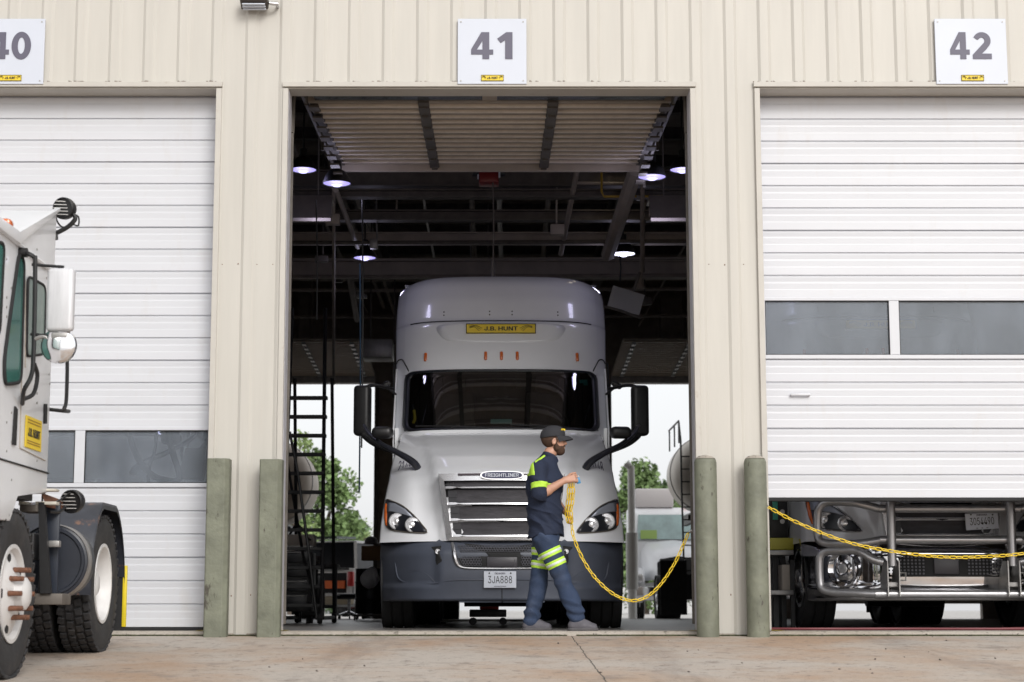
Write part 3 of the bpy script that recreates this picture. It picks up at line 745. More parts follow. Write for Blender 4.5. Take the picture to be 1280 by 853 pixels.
mb = MB(c); mb.box(c+Vector((0,0,.02)), (.25,.13,.10), .012, (R(-25),0,0)); mb.build('housing', mat('bronze_paint', (.05,.04,.035), .5), t)
mb = MB(c)
for k in (-1,0,1): mb.box(c+Vector((0,-.02+.035*k,-.042-.012*k)), (.21,.018,.012), .003, (R(-25),0,0))
mb.build('lens', signwhite, t)
mb = MB(c); mb.cyl(c+Vector((.13,.0,-.0)), c+Vector((.21,.03,0)), .018); mb.cyl(c+Vector((.20,.03,0)), c+Vector((.20,.13,0)), .014); mb.build('bracket', chrome_dull, t)
# ------------------------------------------------------------------ guard posts
def post(px, w_px, ytop, dome, label):
    y0 = -.17; b_ = P(px, 796, y0); zg = .04*y0; top = P(px, ytop, y0).z; r = .098
    x = P(px, 690, y0).x
    t = thing('guard_post', label, 'bollard', (x, y0, zg), group='green guard posts beside the doorways')
    mb = MB((x, y0, zg))
    if dome:
        mb.lathe([(r,-.02), (r, top-zg-.045), (r*.93, top-zg-.02), (r*.6, top-zg+.004), (0, top-zg+.010)], (x, y0, zg), (0,0,1), 28)
    else:
        mb.prism([(x-r, y0-.078, zg-.02), (x-r*.90, y0-.092, zg-.02), (x+r*.60, y0-.092, zg-.02), (x+r, y0-.055, zg-.02), (x+r, y0+.07, zg-.02), (x-r, y0+.07, zg-.02)], (0, 0, top-zg+.02), .006)
    mb.build('post', post_green, t, bool(dome), 40)
    if dome:
        mb = MB((x, y0, zg)); mb.lathe([(r*.90, top-zg-.012), (r*.62, top-zg+.010), (0, top-zg+.022)], (x, y0, zg), (0,0,1), 20); mb.build('concrete_cap', curb_m, t)
post(272, 29, 574, False, 'leftmost green guard post, flat topped, standing before the closed left door edge')
post(338, 29, 575, False, 'flat topped green guard post left of the open doorway')
post(883.5, 27, 572, True, 'round topped green guard post right of the open doorway')
post(946, 27, 572, True, 'rightmost green guard post, round topped, beside the half raised door')
# yellow floor marks
for a, b_ in (((-1.97, .0), (-1.82, .32)), ((1.72, .0), (1.87, .32)), ((2.36,.0),(2.55,.32)), ((-2.62,.0),(-2.5,.2))):
    mb = MB(); mb.grid([[(a[0], a[1]+.02, .046), (b_[0], a[1]+.02, .046)], [(a[0], b_[1], .046), (b_[0], b_[1], .046)]]); tag(mb.build('painted_marking', yellowpaint, smooth=False), None, None, kind='structure')
# paint splash on jamb foot
# ------------------------------------------------------------------ bay lamps
bulbglow = mat('bulb_glow', (.15,.15,.25), .5, emit=(.70,.66,1.0), estr=1.0)
def lamp(px, py, rpx, Y, label, glow, rod_to=7.0):
    c = P(px, py, Y); r = (P(px+rpx, py, Y)-c).x
    t = thing('high_bay_lamp', label, 'lamp', c, group='high bay lamps under the roof')
    mb = MB(c); mb.lathe([(r,0), (r*.97,.02), (r*.86,r*.45), (r*.6,r*.85), (r*.35,r*1.0), (.02,r*1.02)], c, (0,0,1), 32)
    mb.lathe([(r*.985,.0), (r*.94,.02), (r*.84,r*.42), (r*.5,r*.82), (0,r*.9)], c, (0,0,1), 32)
    mb.build('lamp_shade', black, t)
    mb = MB(c); mb.lathe([(0,-.012), (r*.5,-.008), (r*.93,.006), (r*.93,.012), (0,.012)], c, (0,0,1), 28); mb.build('diffuser', glow, t); mb = MB(c); mb.lathe([(r*.42,-.013),(r*.25,-.03),(0,-.035)], c, (0,0,1), 20); mb.build('bulb', lampwhite if glow is lampwhite else bulbglow, t)
    mb = MB(c); mb.cyl(c+Vector((0,0,r*1.0)), c+Vector((0,0,r*1.6)), r*.28, n=16); mb.cyl(c+Vector((0,0,r*1.6)), (c.x, c.y, rod_to), .012, n=6); mb.build('ballast', black, t)
    L_ = bpy.data.lights.new('lamp_light', 'POINT'); L_.energy = 6; L_.shadow_soft_size = r*.8; L_.color = (.74,.72,1.0)
    lo_ = link(bpy.data.objects.new('lamp_light', L_)); lo_.parent = t; lo_.location = (0, 0, -.14)
lamp(379, 213, 17, 4.6, 'leftmost purple glowing bay lamp, cut by the door jamb', lampglow)
lamp(421, 230, 18, 4.6, 'glowing dome lamp beside the left door track', lampglow)
lamp(456, 323, 14.5, 9.5, 'small glowing lamp low above the left of the parked truck', lampglow)
lamp(779, 318, 15.5, 9.5, 'brightest white bay lamp above the right of the truck', lampwhite)
lamp(815, 222, 18, 4.6, 'purple glowing lamp behind the right door track', lampglow)
lamp(853, 213, 16, 4.4, 'rightmost bay lamp, cut by the right door jamb', lampglow)
# fluorescent
c = P(766, 213, 7.5); t = thing('tube_light', 'short twin tube fluorescent light under the roof', 'light', c)
mb = MB(c); mb.beam(c+Vector((-.04,-.5,.05)), c+Vector((.06,.6,.05)), .16, .05); mb.build('housing', galv, t, False)
mb = MB(c); [mb.cyl(c+Vector((k-.02,-.45,0)), c+Vector((k+.05,.5,0)), .016, n=8) for k in (-.04,.04)]; mb.build('tube', tubeglow, t)
# radiant heaters
refl = mat('heater_reflector', (.34,.30,.27), .35, .8, var=.2)
for s, px, lab in ((-1, 385, 'long radiant heater with mesh grille, left of the doorway'), (1, 842, 'long radiant heater with mesh grille, right of the doorway')):
    c = P(px, 275, 5.8); t = thing('radiant_heater', lab, 'heater', c, group='ceiling radiant heaters')
    mb = MB(c); L_ = 1.5
    a = c + Vector((-s*-.28 if s < 0 else -.28, 0, 0)) 
    x0, x1 = (c.x-.9, c.x+.3) if s < 0 else (c.x-.3, c.x+.9)
    mb.prism([(x0, c.y-.25, c.z-.07), (x0, c.y-.2, c.z-.07), (x0, c.y+.0, c.z+.26), (x0, c.y+.4, c.z+.26), (x0, c.y+.4, c.z+.30), (x0, c.y-.03, c.z+.30), (x0, c.y-.25, c.z-.03)], (x1-x0, 0, 0))
    mb.build('reflector', refl, t, False)
    mb = MB(c)
    for i in range(15): xx = lerp(x0+.04, x1-.04, i/14); mb.cyl((xx, c.y-.02, c.z+.05), (xx, c.y+.05, c.z+.20), .004, n=5)
    for k in range(4): mb.cyl((x0, c.y-.02+k*.02, c.z+.05+k*.05), (x1, c.y-.02+k*.02, c.z+.05+k*.05), .004, n=5)
    mb.box(((x0+x1)/2, c.y+.03, c.z+.1), (x1-x0, .02, .12)); mb.build('mesh_grille', steel_brown, t)
    mb = MB(c); [mb.cyl((q, c.y+.2, c.z+.3), (q, c.y+.2, 7.0), .01, n=5) for q in (x0+.2, x1-.2)]; mb.build('hanger_rod', steel_dark, t)
# door opener
c = P(611, 222, 5.7); t = thing('door_opener', 'red and black door motor hanging in the middle of the roof', 'motor', c)
mb = MB(c); mb.box(c+Vector((0,0,-.02)), (.24,.3,.14), .015); mb.build('motor_cover', mat('dark_red_paint', (.16,.012,.012), .4), t)
mb = MB(c); mb.box(c+Vector((0,0,.10)), (.32,.34,.10), .01); mb.cyl(c+Vector((-.2,0,.08)), c+Vector((.2,0,.08)), .07); mb.beam(c+Vector((0,0,.15)), (c.x, c.y, 7.0), .05); mb.build('gearbox', black, t)
mb = MB(c); mb.beam(c+Vector((.13,-.16,-.04)), c+Vector((.13,-.16,.04)), .02); mb.beam(c+Vector((-.13,-.16,-.06)), c+Vector((-.13,-.16,.0)), .015); mb.build('switch', signwhite, t, False)
# hanging items
def cord(name, label, a, b_, r, m, cat='cable', end=None):
    t = thing(name, label, cat, b_); mb = MB(b_); mid = (a+b_)/2 + Vector((.01,0,0)); mb.tube([a, mid, b_], r, 6, sm=5); mb.build('line', m, t)
    if end: mb = MB(b_); mb.cyl(b_, b_+Vector((0,0,end)), r*3, r*2, n=10); mb.build('end_grip', m, t)
cord('pull_chain', 'thin chain with weights hanging from the door motor', P(616, 222, 5.6), P(616, 346, 5.6), .008, steel_dark, end=.22)
cord('pull_chain', 'long black chain hanging left of the truck mirror', P(453, 250, 4.5), P(452, 560, 4.5), .009, black)
cord('air_hose', 'thin blue hose hanging by the left truck mirror', P(450, 330, 6.0), P(449, 615, 6.0), .010, mat('blue_hose', (.03,.09,.16), .5), cat='hose')
cord('pull_chain', 'dark cable hanging over the warehouse ladder', P(395, 250, 4.2), P(396, 400, 4.2), .008, black)
cord('pull_chain', 'pair of dark cables under the brightest lamp', P(775, 320, 9), P(775, 352, 9), .012, black)
cord('hanging_pipe', 'thin brown pipe with a valve on the right of the truck roof', P(806, 240, 8.5), P(800, 362, 8.5), .022, steel_brown, cat='pipe', end=.15)
# yellow gas pipe
t = thing('gas_pipe', 'thin yellow gas pipe bent below the roof beams', 'pipe', P(752, 246, 7)); O = t.location.copy(); mb = MB(O)
mb.tube([P(752, 208, 7), P(752, 240, 7), P(755, 246, 7), P(830, 245.5, 7)], .016, 8); mb.build('pipe', mat('yellow_pipe', (.42,.27,.03), .5), t)
mb = MB(O); mb.box(P(800, 248, 7), (.09,.06,.06)); mb.build('valve', galv, t, False)
t = thing('conduit', 'brown conduit with a droppped end running right under the roof'.replace('ppp','pp'), 'pipe', P(720, 229, 7.2)); O = t.location.copy(); mb = MB(O)
mb.tube([P(718, 229, 7.2), P(803, 230, 7.2)], .022, 8); mb.build('pipe', steel_beam, t)
# tilted reflector panel
c = P(780, 376, 8.0); t = thing('work_light_reflector', 'tilted silver reflector box hanging right of the truck roof', 'light', c); mb = MB(c)
q = [P(759, 385, 7.9), P(767, 357, 8.1), P(806, 369, 8.1), P(799, 394, 7.9)]; mb.prism(q, (0, .10, .02)); mb.build('reflector', mat('pale_reflector', (.75,.75,.74), .35, .3), t, False)
mb = MB(c); mb.tube([P(755, 383, 7.85), P(777, 389, 7.85), P(801, 398, 7.85)], .02, 6); mb.tube([P(792, 364, 8), P(800, 340, 8)], .02, 6); mb.build('bracket', steel_dark, t)
c = P(462, 436, 14); t = thing('duct_unit', 'grey unit heater box under the roof left of the cab', 'heater', c); mb = MB(c); mb.box2(P(453, 447, 14), P(493, 430, 14.6), .02); mb.build('housing', galv, t)
mb = MB(c); [mb.beam((c.x+k, 14.2, c.z+.1), (c.x+k, 14.2, 7.0), .02) for k in (-.0, .4)]; 
mb.build('hanger_rod', steel_dark, t, False)
# dark duct shapes on rear upper wall
for a, b_, lab in (((372,352),(392,430),'square duct on the dark back wall, far left'), ((826,365),(850,440),'square duct on the dark back wall, far right')):
    p0 = P(a[0], b_[1], 21); p1 = P(b_[0], a[1], 21.5); t = thing('air_duct', lab, 'duct', (p0+p1)/2, group='back wall ducts'); mb = MB((p0+p1)/2); mb.box2(p0, p1, .02); mb.build('duct', steel_brown, t, False)
    mb = MB((p0+p1)/2); mb.box2((p0.x-.03, 20.97, p0.z-.06), (p1.x+.03, 21.5, p0.z+.0)); mb.build('flange', steel_beam, t, False)
# ------------------------------------------------------------------ chains
def chain(pts, link_l=.068, wire=.0052, wdt=.036):
    """pts: smooth path; returns a list of link loops"""
    path = [Vector(p) for p in pts]; d = [0]
    for i in range(1, len(path)): d.append(d[-1] + (path[i]-path[i-1]).length)
    def at(s):
        for i in range(1, len(path)):
            if s <= d[i]: return path[i-1].lerp(path[i], (s-d[i-1])/max(1e-9, d[i]-d[i-1]))
        return path[-1]
    step = link_l - 2*wire*1.3; n = int(d[-1]/step); loops = []
    for i in range(n):
        a = at(i*step); b_ = at((i+1)*step); dr = (b_-a).normalized(); c = (a+b_)/2
        base = dr.cross(Vector((0,1,0)) if abs(dr.y) < .9 else Vector((1,0,0))).normalized(); other = dr.cross(base).normalized()
        ang = R(38) if i % 2 else R(-52); sd = base*math.cos(ang) + other*math.sin(ang)
        hl = link_l/2 - wdt/2; rr = wdt/2 - wire; lp = []
        for k in range(5): t = R(-90 + 45*k); lp.append(c + dr*(hl - wire*.0 + rr*math.cos(t)) + sd*rr*math.sin(t))
        for k in range(5): t = R(90 + 45*k); lp.append(c + dr*(-hl + rr*math.cos(t)) + sd*rr*math.sin(t))
        loops.append(lp)
    return loops
def chain_mesh(mb, pts, **k):
    wr = k.get('wire', .0052)
    for lp in chain(pts, **k): mb.tube(lp, wr, 5, closed=True)
# right chain
Yc = -.02
pts = smoothpath([P(958, 633, -.06), P(1000, 655, Yc), (P(1060, 678, Yc)), P(1120, 690, Yc), P(1180, 696.5, Yc), P(1230, 696, Yc), P(1280, 692, Yc), P(1340, 680, Yc), P(1400, 664, Yc), P(1460, 642, -.04)], 10)
t = thing('barrier_chain', 'yellow plastic chain strung in front of the silver bull bar', 'chain', pts[0], group='yellow barrier chains'); mb = MB(pts[0]); chain_mesh(mb, pts); mb.build('chain_links', yellowchain, t)
mb = MB(pts[0]); mb.cyl(pts[0]+Vector((-.02,.02,0)), pts[0]+Vector((.01,-.01,0)), .012, n=10); mb.cyl(pts[-1]+Vector((0,.06,0)), pts[-1]+Vector((0,-.01,0)), .01, n=10); mb.build('hook', galv, t)
# ------------------------------------------------------------------ highway tractor
def powabs(u, p): return abs(u)**p
HZS = [.86, 1.05, 1.3, 1.45, 1.52, 1.60, 1.75, 1.9, 2.0, 2.12]
HHW = [1.245,1.235,1.21,1.19,1.18,1.175,1.16,1.135,1.12,1.11]
HYC = [.08, .09, .11, .13, .19, .36, .76, 1.22, 1.56, 1.96]
HYE = [.55, .62, .78, .92, 1.0, 1.10, 1.35, 1.62, 1.85, 2.2]
def hoodS(x, z):
    hw = interp(z, HZS, HHW); u = min(1.0, abs(x)/hw)
    yc = interp(z, HZS, HYC); ye = interp(z, HZS, HYE)
    y = yc + (ye-yc)*(.25*u**2 + .75*u**3.6)
    wn = interp(z, [.86, 1.5, 1.75, 2.1], [.575, .67, .74, .86])
    y += .070*sstep(wn-.015, wn+.045, abs(x)) * (1 - .35*sstep(1.6, 2.1, z))
    # soft valley between nose and fender
    y += .05*math.exp(-((abs(x)-(wn+.16))/.12)**2) * sstep(.9, 1.2, z)*(1-sstep(1.5, 1.95, z))
    return Vector((x, y, z))
def bumpS(x, z):
    hw = 1.25 - .03*sstep(.5,.25,z); u = min(1, abs(x)/hw)
    y = .02*sstep(.55,.3,z) + .10*sstep(.72,.9,z) + .80*(.18*u**2 + .82*u**4.5)
    y += .045*sstep(.60,.68,abs(x))*sstep(.40,.46,z)          # scooped side panels
    y += .03*sstep(.95,1.10,abs(x))*(sstep(.45,.8,z))*0
    y += .045*sstep(.84,.88,z)
    return Vector((x, y, z))
CZS = [2.05, 2.16, 2.5, 2.86, 2.92, 3.10, 3.44, 3.47, 3.50, 3.75, 3.95, 4.05, 4.10, 4.14]
CYC = [1.88, 1.95, 2.22, 2.50, 2.52, 2.56, 2.66, 2.70, 2.76, 2.90, 3.08, 3.25, 3.42, 3.80]
CHW = [1.20, 1.20, 1.205,1.215,1.22,1.225,1.235,1.235,1.24,1.24,1.235,1.225,1.21,1.18]
def cabS(x, z):
    hw = interp(z, CZS, CHW); u = min(1.0, abs(x)/hw); yc = interp(z, CZS, CYC)
    zz = z - (.065*u**6 * sstep(3.5, 4.14, z)) + .035*sstep(3.5, 4.14, z); 
    d = interp(z, [2.05, 2.9, 3.1, 4.14], [.55, .50, .55, .75]) * (.22*u**2 + .78*u**6)
    if 3.40 < z < 3.5: pass
    return Vector((x, yc + d, zz))
def shell(S, zs, us, hwf, side_y=None, hole=None):
    """grid in (z,u); optional hole(zmid,umid)"""
    rows = []
    for z in zs:
        hw = hwf(z); row = [S(u*hw, z) for u in us]
        if side_y:
            l = Vector(row[0]); r = Vector(row[-1]); n = 5
            row = [Vector((l.x, lerp(side_y, l.y, i/n), l.z)) for i in range(n)] + row + [Vector((r.x, lerp(r.y, side_y, (i+1)/n), r.z)) for i in range(n)]
        rows.append(row)
    return rows
def us_list(n, extra=()):
    s = sorted(set([round(-1+2*i/n, 5) for i in range(n+1)] + [round(e, 5) for e in extra] + [.97, -.97, .985, -.985])); return s
def truck(origin, label, cat, cfg):
    O = Vector(origin); t = thing('semi_truck', label, cat, O)
    W = lambda x, y, z: Vector((x, y, z))
    paint = cfg['paint']; zero = (0,0,0)
    # hood
    zs = [.86 + i*(2.12-.86)/42 for i in range(43)]
    mb = MB(); mb.grid(shell(hoodS, zs, us_list(60), lambda z: interp(z, HZS, HHW), 2.3)); hood = mb.build('hood', paint, t, 'all')
    # cab shell with windscreen hole
    U0 = .905; zs = sorted(set([2.05,2.16,2.86] + [2.05+i*.05 for i in range(1, 41)] + [3.455,3.47,3.485,3.50,4.08,4.11,4.13,4.14]))
    zs = [z for z in zs if z <= 4.141]; us = us_list(44, (-U0, U0))
    rows = shell(cabS, zs, us, lambda z: interp(z, CZS, CHW), 5.75)
    mb = MB(); V = mb.grid(rows)
    kill = []
    for i in range(len(zs)-1):
        zm = (zs[i]+zs[i+1])/2
        for f in mb.b.faces: pass
        break
    for f in mb.b.faces:
        c = f.calc_center_median()
        if f.normal.y == 0: f.normal_update()
    mb.b.faces.ensure_lookup_table()
    ncol = len(rows[0])-1
    for i in range(len(zs)-1):
        for j in range(5, 5+len(us)-1):
            um = (us[j-5]+us[j-4])/2; zm = (zs[i]+zs[i+1])/2
            if abs(um) < U0 and 2.16 < zm < 2.86: kill.append(mb.b.faces[i*ncol+j])
    bmesh.ops.delete(mb.b, geom=kill, context='FACES_ONLY')
    mb.poly([rows[-1][0], rows[-1][-1], Vector((rows[-1][-1].x, 4.1, 4.14)), Vector((rows[-1][0].x, 4.1, 4.14))])
    mb.grid([[Vector((u*1.18, y, 4.175 - (.065*abs(u)**6))) for u in us] for y in (4.1+.75, 5.75)])
    mb.grid([[cabS(u*1.18, 4.14) for u in us], [Vector((u*1.18, 4.85, 4.175 - .065*abs(u)**6)) for u in us]])
    mb.box2((-1.19, 5.70, .95), (1.19, 5.75, 4.02)); mb.box2((-1.19, 2.35, 1.0), (-1.15, 5.72, 2.2)); mb.box2((1.15, 2.35, 1.0), (1.19, 5.72, 2.2))
    cab = mb.build('cab', paint, t, True, 50)
    # seam line of roof fairing, and door seams
    mb = MB()
    mb.tube([cabS(x, 3.475) + Vector((0,-.006,0)) for x in [-1.05+.05*i for i in range(43)]], .008, 5)
    for s in (-1, 1):
        mb.tube([Vector((s*1.238, y, z)) for y, z in ((3.0,3.02),(2.95,3.0),(2.88,2.9),(2.80,2.6))], .010, 5, sm=4)
        pts = [cabS(s*x, z)+Vector((0,-.004,0)) for x, z in ((1.06,2.90),(1.10,2.98),(1.14,3.05),(1.19,3.06),(1.215,3.02))]; mb.tube(pts, .008, 5, sm=4)
    mb.build('seam', blackmat, cab)
    if cfg.get('sign'):
        # raised shield round the name plate
        out = smooth2([(-.72,3.42),(-.66,3.26),(-.45,3.22),(0,3.21),(.45,3.22),(.66,3.26),(.72,3.42),(.3,3.44),(-.3,3.44)], 4)
        mb = MB(); patch(mb, cabS, out, .006, 6); mb.build('sign_recess', paint, cab, 'all')
        c = cabS(0, 3.372) + Vector((0,-.028,0)); logo_sign(c, .80, .118, 'name_plate', cab, zero, rot=(R(82),0,0))
    for x in (-.86, -.175, 0.005, .185, .87):
        mb = MB(); c = cabS(x, 3.045); n = normal_of(cabS, x, 3.045); mb.box(c + n*.008, (.036,.03,.105), .015, (R(-12),0,R(18)*x)); mb.build('marker_lamp', amber, cab)
    # studs on the roof fairing
    mb = MB()
    for x in (-.66,-.13,.13,.66):
        for zz in (3.56, 3.60): p = cabS(x, zz); mb.cyl(p, p+Vector((0,-.008,.002)), .008, n=8)
    mb.build('rivet', blackmat, cab)
    # windscreen
    out = rrect(-1.10, 1.10, 2.145, 2.885, .10)
    mb = MB(); patch(mb, cabS, out, .012, 2, t0=.945, t1=1.0, rim=.02); mb.build('windscreen_seal', blkplastic, cab, 'all')
    mb = MB(); patch(mb, cabS, out, .004, 14, t1=.95, rim=0); ws = mb.build('windscreen', glass_ws, cab, 'all')
    mb = MB()     # wipers
    for x0, x1 in ((-.95,-.15),(.1,.95)):
        mb.tube([cabS(x0, 2.20)+Vector((0,-.035,0)), cabS((x0+x1)/2, 2.185)+Vector((0,-.04,0)), cabS(x1, 2.165)+Vector((0,-.03,0))], .008, 5)
    mb.tube([cabS(.35, 2.16)+Vector((0,-.02,0)), cabS(.52, 2.18)+Vector((0,-.04,0))], .012, 5); mb.tube([cabS(-.55, 2.16)+Vector((0,-.02,0)), cabS(-.5, 2.19)+Vector((0,-.04,0))], .012, 5)
    mb.build('wiper', blackmat, cab)
    mb = MB(); mb.box2((-1.1, 2.35, 2.02), (1.1, 2.95, 2.17), .03); mb.box((.45, 2.75, 2.20), (.55,.35,.12), .05); mb.build('dashboard', blkplastic, cab)
    mb = MB(); mb.box2((-1.12, 3.75, 2.0), (1.12, 3.8, 3.2)); mb.box2((-1.12, 2.9, 2.95), (1.12, 3.75, 3.0)); mb.build('cab_lining', blackmat, cab, False)
    for x in (-.55, .55):
        mb = MB(); mb.box((x, 3.45, 2.35), (.5,.14,.8), .06, (R(-8),0,0)); mb.box((x, 3.42, 2.82), (.28,.10,.2), .04); mb.box((x, 3.2, 2.02), (.5,.5,.14), .05); mb.build('seat', steel_dark, cab)
    mb = MB(); c = Vector((.55, 2.82, 2.30)); M = Euler((R(62),0,0)).to_matrix()
    mb.tube([c + M @ Vector((.22*math.cos(2*math.pi*i/28), .22*math.sin(2*math.pi*i/28), 0)) for i in range(28)], .015, 6, closed=True)
    for a in (90, 200, 340): mb.cyl(c + M @ Vector((0,0,-.03)), c + M @ Vector((.22*math.cos(R(a)), .22*math.sin(R(a)), 0)), .014, n=6)
    mb.build('steering_wheel', steel_dark, cab)
    if cfg.get('sign'):
        mb = MB(); mb.box(cabS(.0, 2.245)+Vector((0,.03,.0)), (.235,.006,.062), 0, (R(-32),0,0)); mb.build('paper_slip', mat('mint_paper', (.30,.55,.50), .8), cab, False)
        mb = MB(); mb.box(cabS(.235, 2.72)+Vector((0,.06,0)), (.13,.05,.12), .015); mb.build('dash_camera', blackmat, cab)
        mb = MB(); mb.box(cabS(.94, 2.76)+Vector((0,.035,0)), (.09,.004,.05), 0, (R(-30),0,0)); mb.box(cabS(.965, 2.735)+Vector((0,.035,0)), (.05,.004,.05), 0, (R(-30),0,0)); mb.build('sticker', mat('cyan_tape', (.05,.40,.38), .6), cab, False)
        mb = MB(); q = cabS(-.98, 2.33); mb.tube([q+Vector((0,.1,.08)), q+Vector((.01,.1,-.02)), q+Vector((-.01,.1,-.07))], .018, 6, sm=3); mb.build('yellow_strap', yellow, cab)
    # side windows, doors
    for s in (-1, 1):
        mb = MB(); mb.prism([(s*1.222, 2.70, 2.22), (s*1.222, 3.5, 2.22), (s*1.222, 3.5, 2.84), (s*1.222, 3.0, 2.84)], (s*.008, 0, 0)); mb.build('side_window', blkplastic, cab, False)
        mb = MB(); mb.prism([(s*1.20, 2.40, 1.0), (s*1.20, 3.65, 1.0), (s*1.20, 3.65, 2.95), (s*1.20, 2.95, 2.95), (s*1.20, 2.40, 2.2)], (s*.018, 0, 0), .004); mb.build('door', paint, cab, False)
        mb = MB(); mb.box2((s*1.22, 3.66, .45), (s*1.255, 5.7, 1.15), .01); mb.build('side_skirt', paint, t, False)
        mb = MB(); mb.prism([(s*1.20, 5.2, 1.2), (s*1.235, 5.95, 1.2), (s*1.235, 5.95, 3.98), (s*1.20, 5.2, 4.0)], (-s*.03, 0, 0)); mb.build('side_fairing', paint, t, False)
        # small look-down mirror by the door
        mb = MB(); mb.box((s*1.32, 2.62, 2.72), (.13,.09,.065), .03, (0, s*R(28), 0)); mb.tube([(s*1.2, 2.72, 2.62), (s*1.30, 2.65, 2.70)], .015, 6); mb.build('door_mirror', black, t)
    # unit number on hood
    # grille
    ny = lambda z: hoodS(0, z).y
    outer = [(-.635,1.53),(.635,1.53),(.54,.865),(-.54,.865)]; inner = [(-.578,1.455),(.578,1.455),(.492,.90),(-.492,.90)]
    gy0 = .02
    grm = cfg['grille_m']
    def qz(x, z, d=0): return Vector((x, .035 + .10*(abs(x)/.6)**2 + .05*sstep(1.35,1.53,z) - d, z))
    mb = MB()
    for i in range(4):
        j = (i+1) % 4; n = 10 if i % 2 == 0 else 6; rows = [[], [], [], []]
        for k in range(n+1):
            tt = k/n; a = (lerp(outer[i][0], outer[j][0], tt), lerp(outer[i][1], outer[j][1], tt)); b_ = (lerp(inner[i][0], inner[j][0], tt), lerp(inner[i][1], inner[j][1], tt))
            rows[0].append(qz(*a, -.10)); rows[1].append(qz(*a, .02)); rows[2].append(qz(*b_, .03)); rows[3].append(qz(*b_, -.06))
        mb.grid(rows)
    gr = mb.build('grille_surround', satin, t, True, 25)
    mb = MB(); mb.grid([[qz(x*interp(z,[.9,1.455],[.495,.58]), z, -.055) for x in [-1+.1*i for i in range(21)]] for z in [.89+.0575*i for i in range(11)]]); mb.build('grille_backing', blackmat, gr, False)
    ins = mat('grille_screen', (.042,.040,.046), .7, var=.35, vscale=5, stretch=(1,1,4), bump=.3, bscale=25)
    slz = [1.383, 1.222, 1.064, .905]
    tops = [1.452] + [q - .012 for q in slz[:-1]]
    for k, zb in enumerate(slz):
        w_ = interp(zb, [.9,1.455], [.492,.575]); za = tops[k]
        mb = MB(); mb.grid([[qz(x*(w_-.055), lerp(zb+.008, za-.008, v), -.015 + .012*math.cos((v-.4)*2.6)*-1) for x in [-1+.1*i for i in range(21)]] for v in (0,.25,.5,.75,1)]); mb.build('grille_screen', ins, gr, 'all')
        mb = MB(); rows = [[], [], [], []]
        for i in range(-24, 25):
            x = i/24*w_; e = abs(i)/24; drop = .009 + .016*sstep(.80,.86,e)
            rows[0].append(qz(x, zb+drop*.5+.004, -.05)); rows[1].append(qz(x, zb+drop*.5+.004, .018)); rows[2].append(qz(x, zb-drop*.6+.008*sstep(.7,.8,e), .022)); rows[3].append(qz(x, zb-drop*.6, -.05))
        mb.grid(rows); mb.build('grille_bar', satin, gr, True, 25)
        for s in (-1, 1):
            mb = MB()
            for q in range(5): mb.beam(qz(s*(w_-.02-.016*q), zb+.02, -.02), qz(s*(w_-.015-.016*q), za-.01, -.02), .005, .02)
            mb.beam(qz(s*(w_-.09), (zb+za)/2, -.015), qz(s*(w_-.0), (zb+za)/2, -.015), .012, .008)
            mb.build('grille_louvre', mat('louvre_grey', (.05,.05,.055), .45), gr, False)
    # badge
    if cfg.get('badge', True):
        mb = MB(); patch_c = qz(0, 1.505, .045)
        def oval(rx, rz, y0, y1, m, nm):
            b_ = MB(); b_.prism([(rx*math.copysign(abs(math.cos(a))**.55, math.cos(a)), y0, 1.505+rz*math.copysign(abs(math.sin(a))**.8, math.sin(a))) for a in [2*math.pi*i/40 for i in range(40)]], (0, y1-y0, 0)); return b_.build(nm, m, gr, False)
        mb.b.free(); yb = qz(0,1.505,0).y
        oval(.215, .042, yb-.045, yb-.02, chrome, 'badge_rim'); oval(.200, .033, yb-.050, yb-.044, mat('badge_blue', (.035,.035,.09), .35), 'badge')
        text('FREIGHTLINER', .036, (0, yb-.052, 1.505), 'badge_lettering', chrome_dull if False else signwhite, gr, bold=.02, sx=10+.335, ext=.004)
        b_ = MB(); b_.grid([[qz(x, z, .036) for x in [-.44+.04*i for i in range(23)]] for z in (1.508, 1.526)]); b_.build('grille_cap', mat('plum_trim', (.05,.035,.045), .4), gr, False)
    # headlights
    for s in (-1, 1):
        out = [(-1.198,1.300),(-1.12,1.285),(-1.0,1.225),(-.88,1.12),(-.80,1.03),(-.748,.950),(-.86,.948),(-1.0,.962),(-1.12,.985),(-1.175,1.03),(-1.195,1.12)]
        out = [(-s*x, z) for x, z in smooth2(out, 3)]
        mb = MB(); patch(mb, hoodS, out, .008, 6, c=(s*1.03, 1.08)); hl = mb.build('headlight', blkplastic, t, 'all')
        fin = [(-s*x, z) for x, z in ((-1.165,1.275),(-1.08,1.255),(-.97,1.19),(-.885,1.10),(-1.0,1.14),(-1.10,1.165),(-1.165,1.175))]
        mb = MB(); patch(mb, hoodS, fin, .016, 3); mb.build('headlight_fin', mat('fin_silver', (.32,.34,.40), .35, .3), hl, 'all')
        am = [(-s*x, z) for x, z in ((-1.193,1.26),(-1.172,1.26),(-1.158,1.03),(-1.175,1.03),(-1.192,1.12))]
        mb = MB(); patch(mb, hoodS, am, .015, 3); mb.build('turn_signal', amber, hl, 'all')
        for x, z_, r in ((1.062,1.070,.080),(.898,1.030,.072)):
            p = hoodS(s*x, z_) + Vector((0,-.022,0)); mb = MB()
            mb.lathe([(r*1.05,.03),(r*1.05,.0),(r*.92,-.008),(r*.86,.0),(r*.55,.022),(r*.5,.015),(r*.3,-.006),(0,-.012)], p, (0,1,0), 24); mb.build('lamp_bowl', lens, hl)
        mb = MB(); rim = [(x, z) for x, z in out]
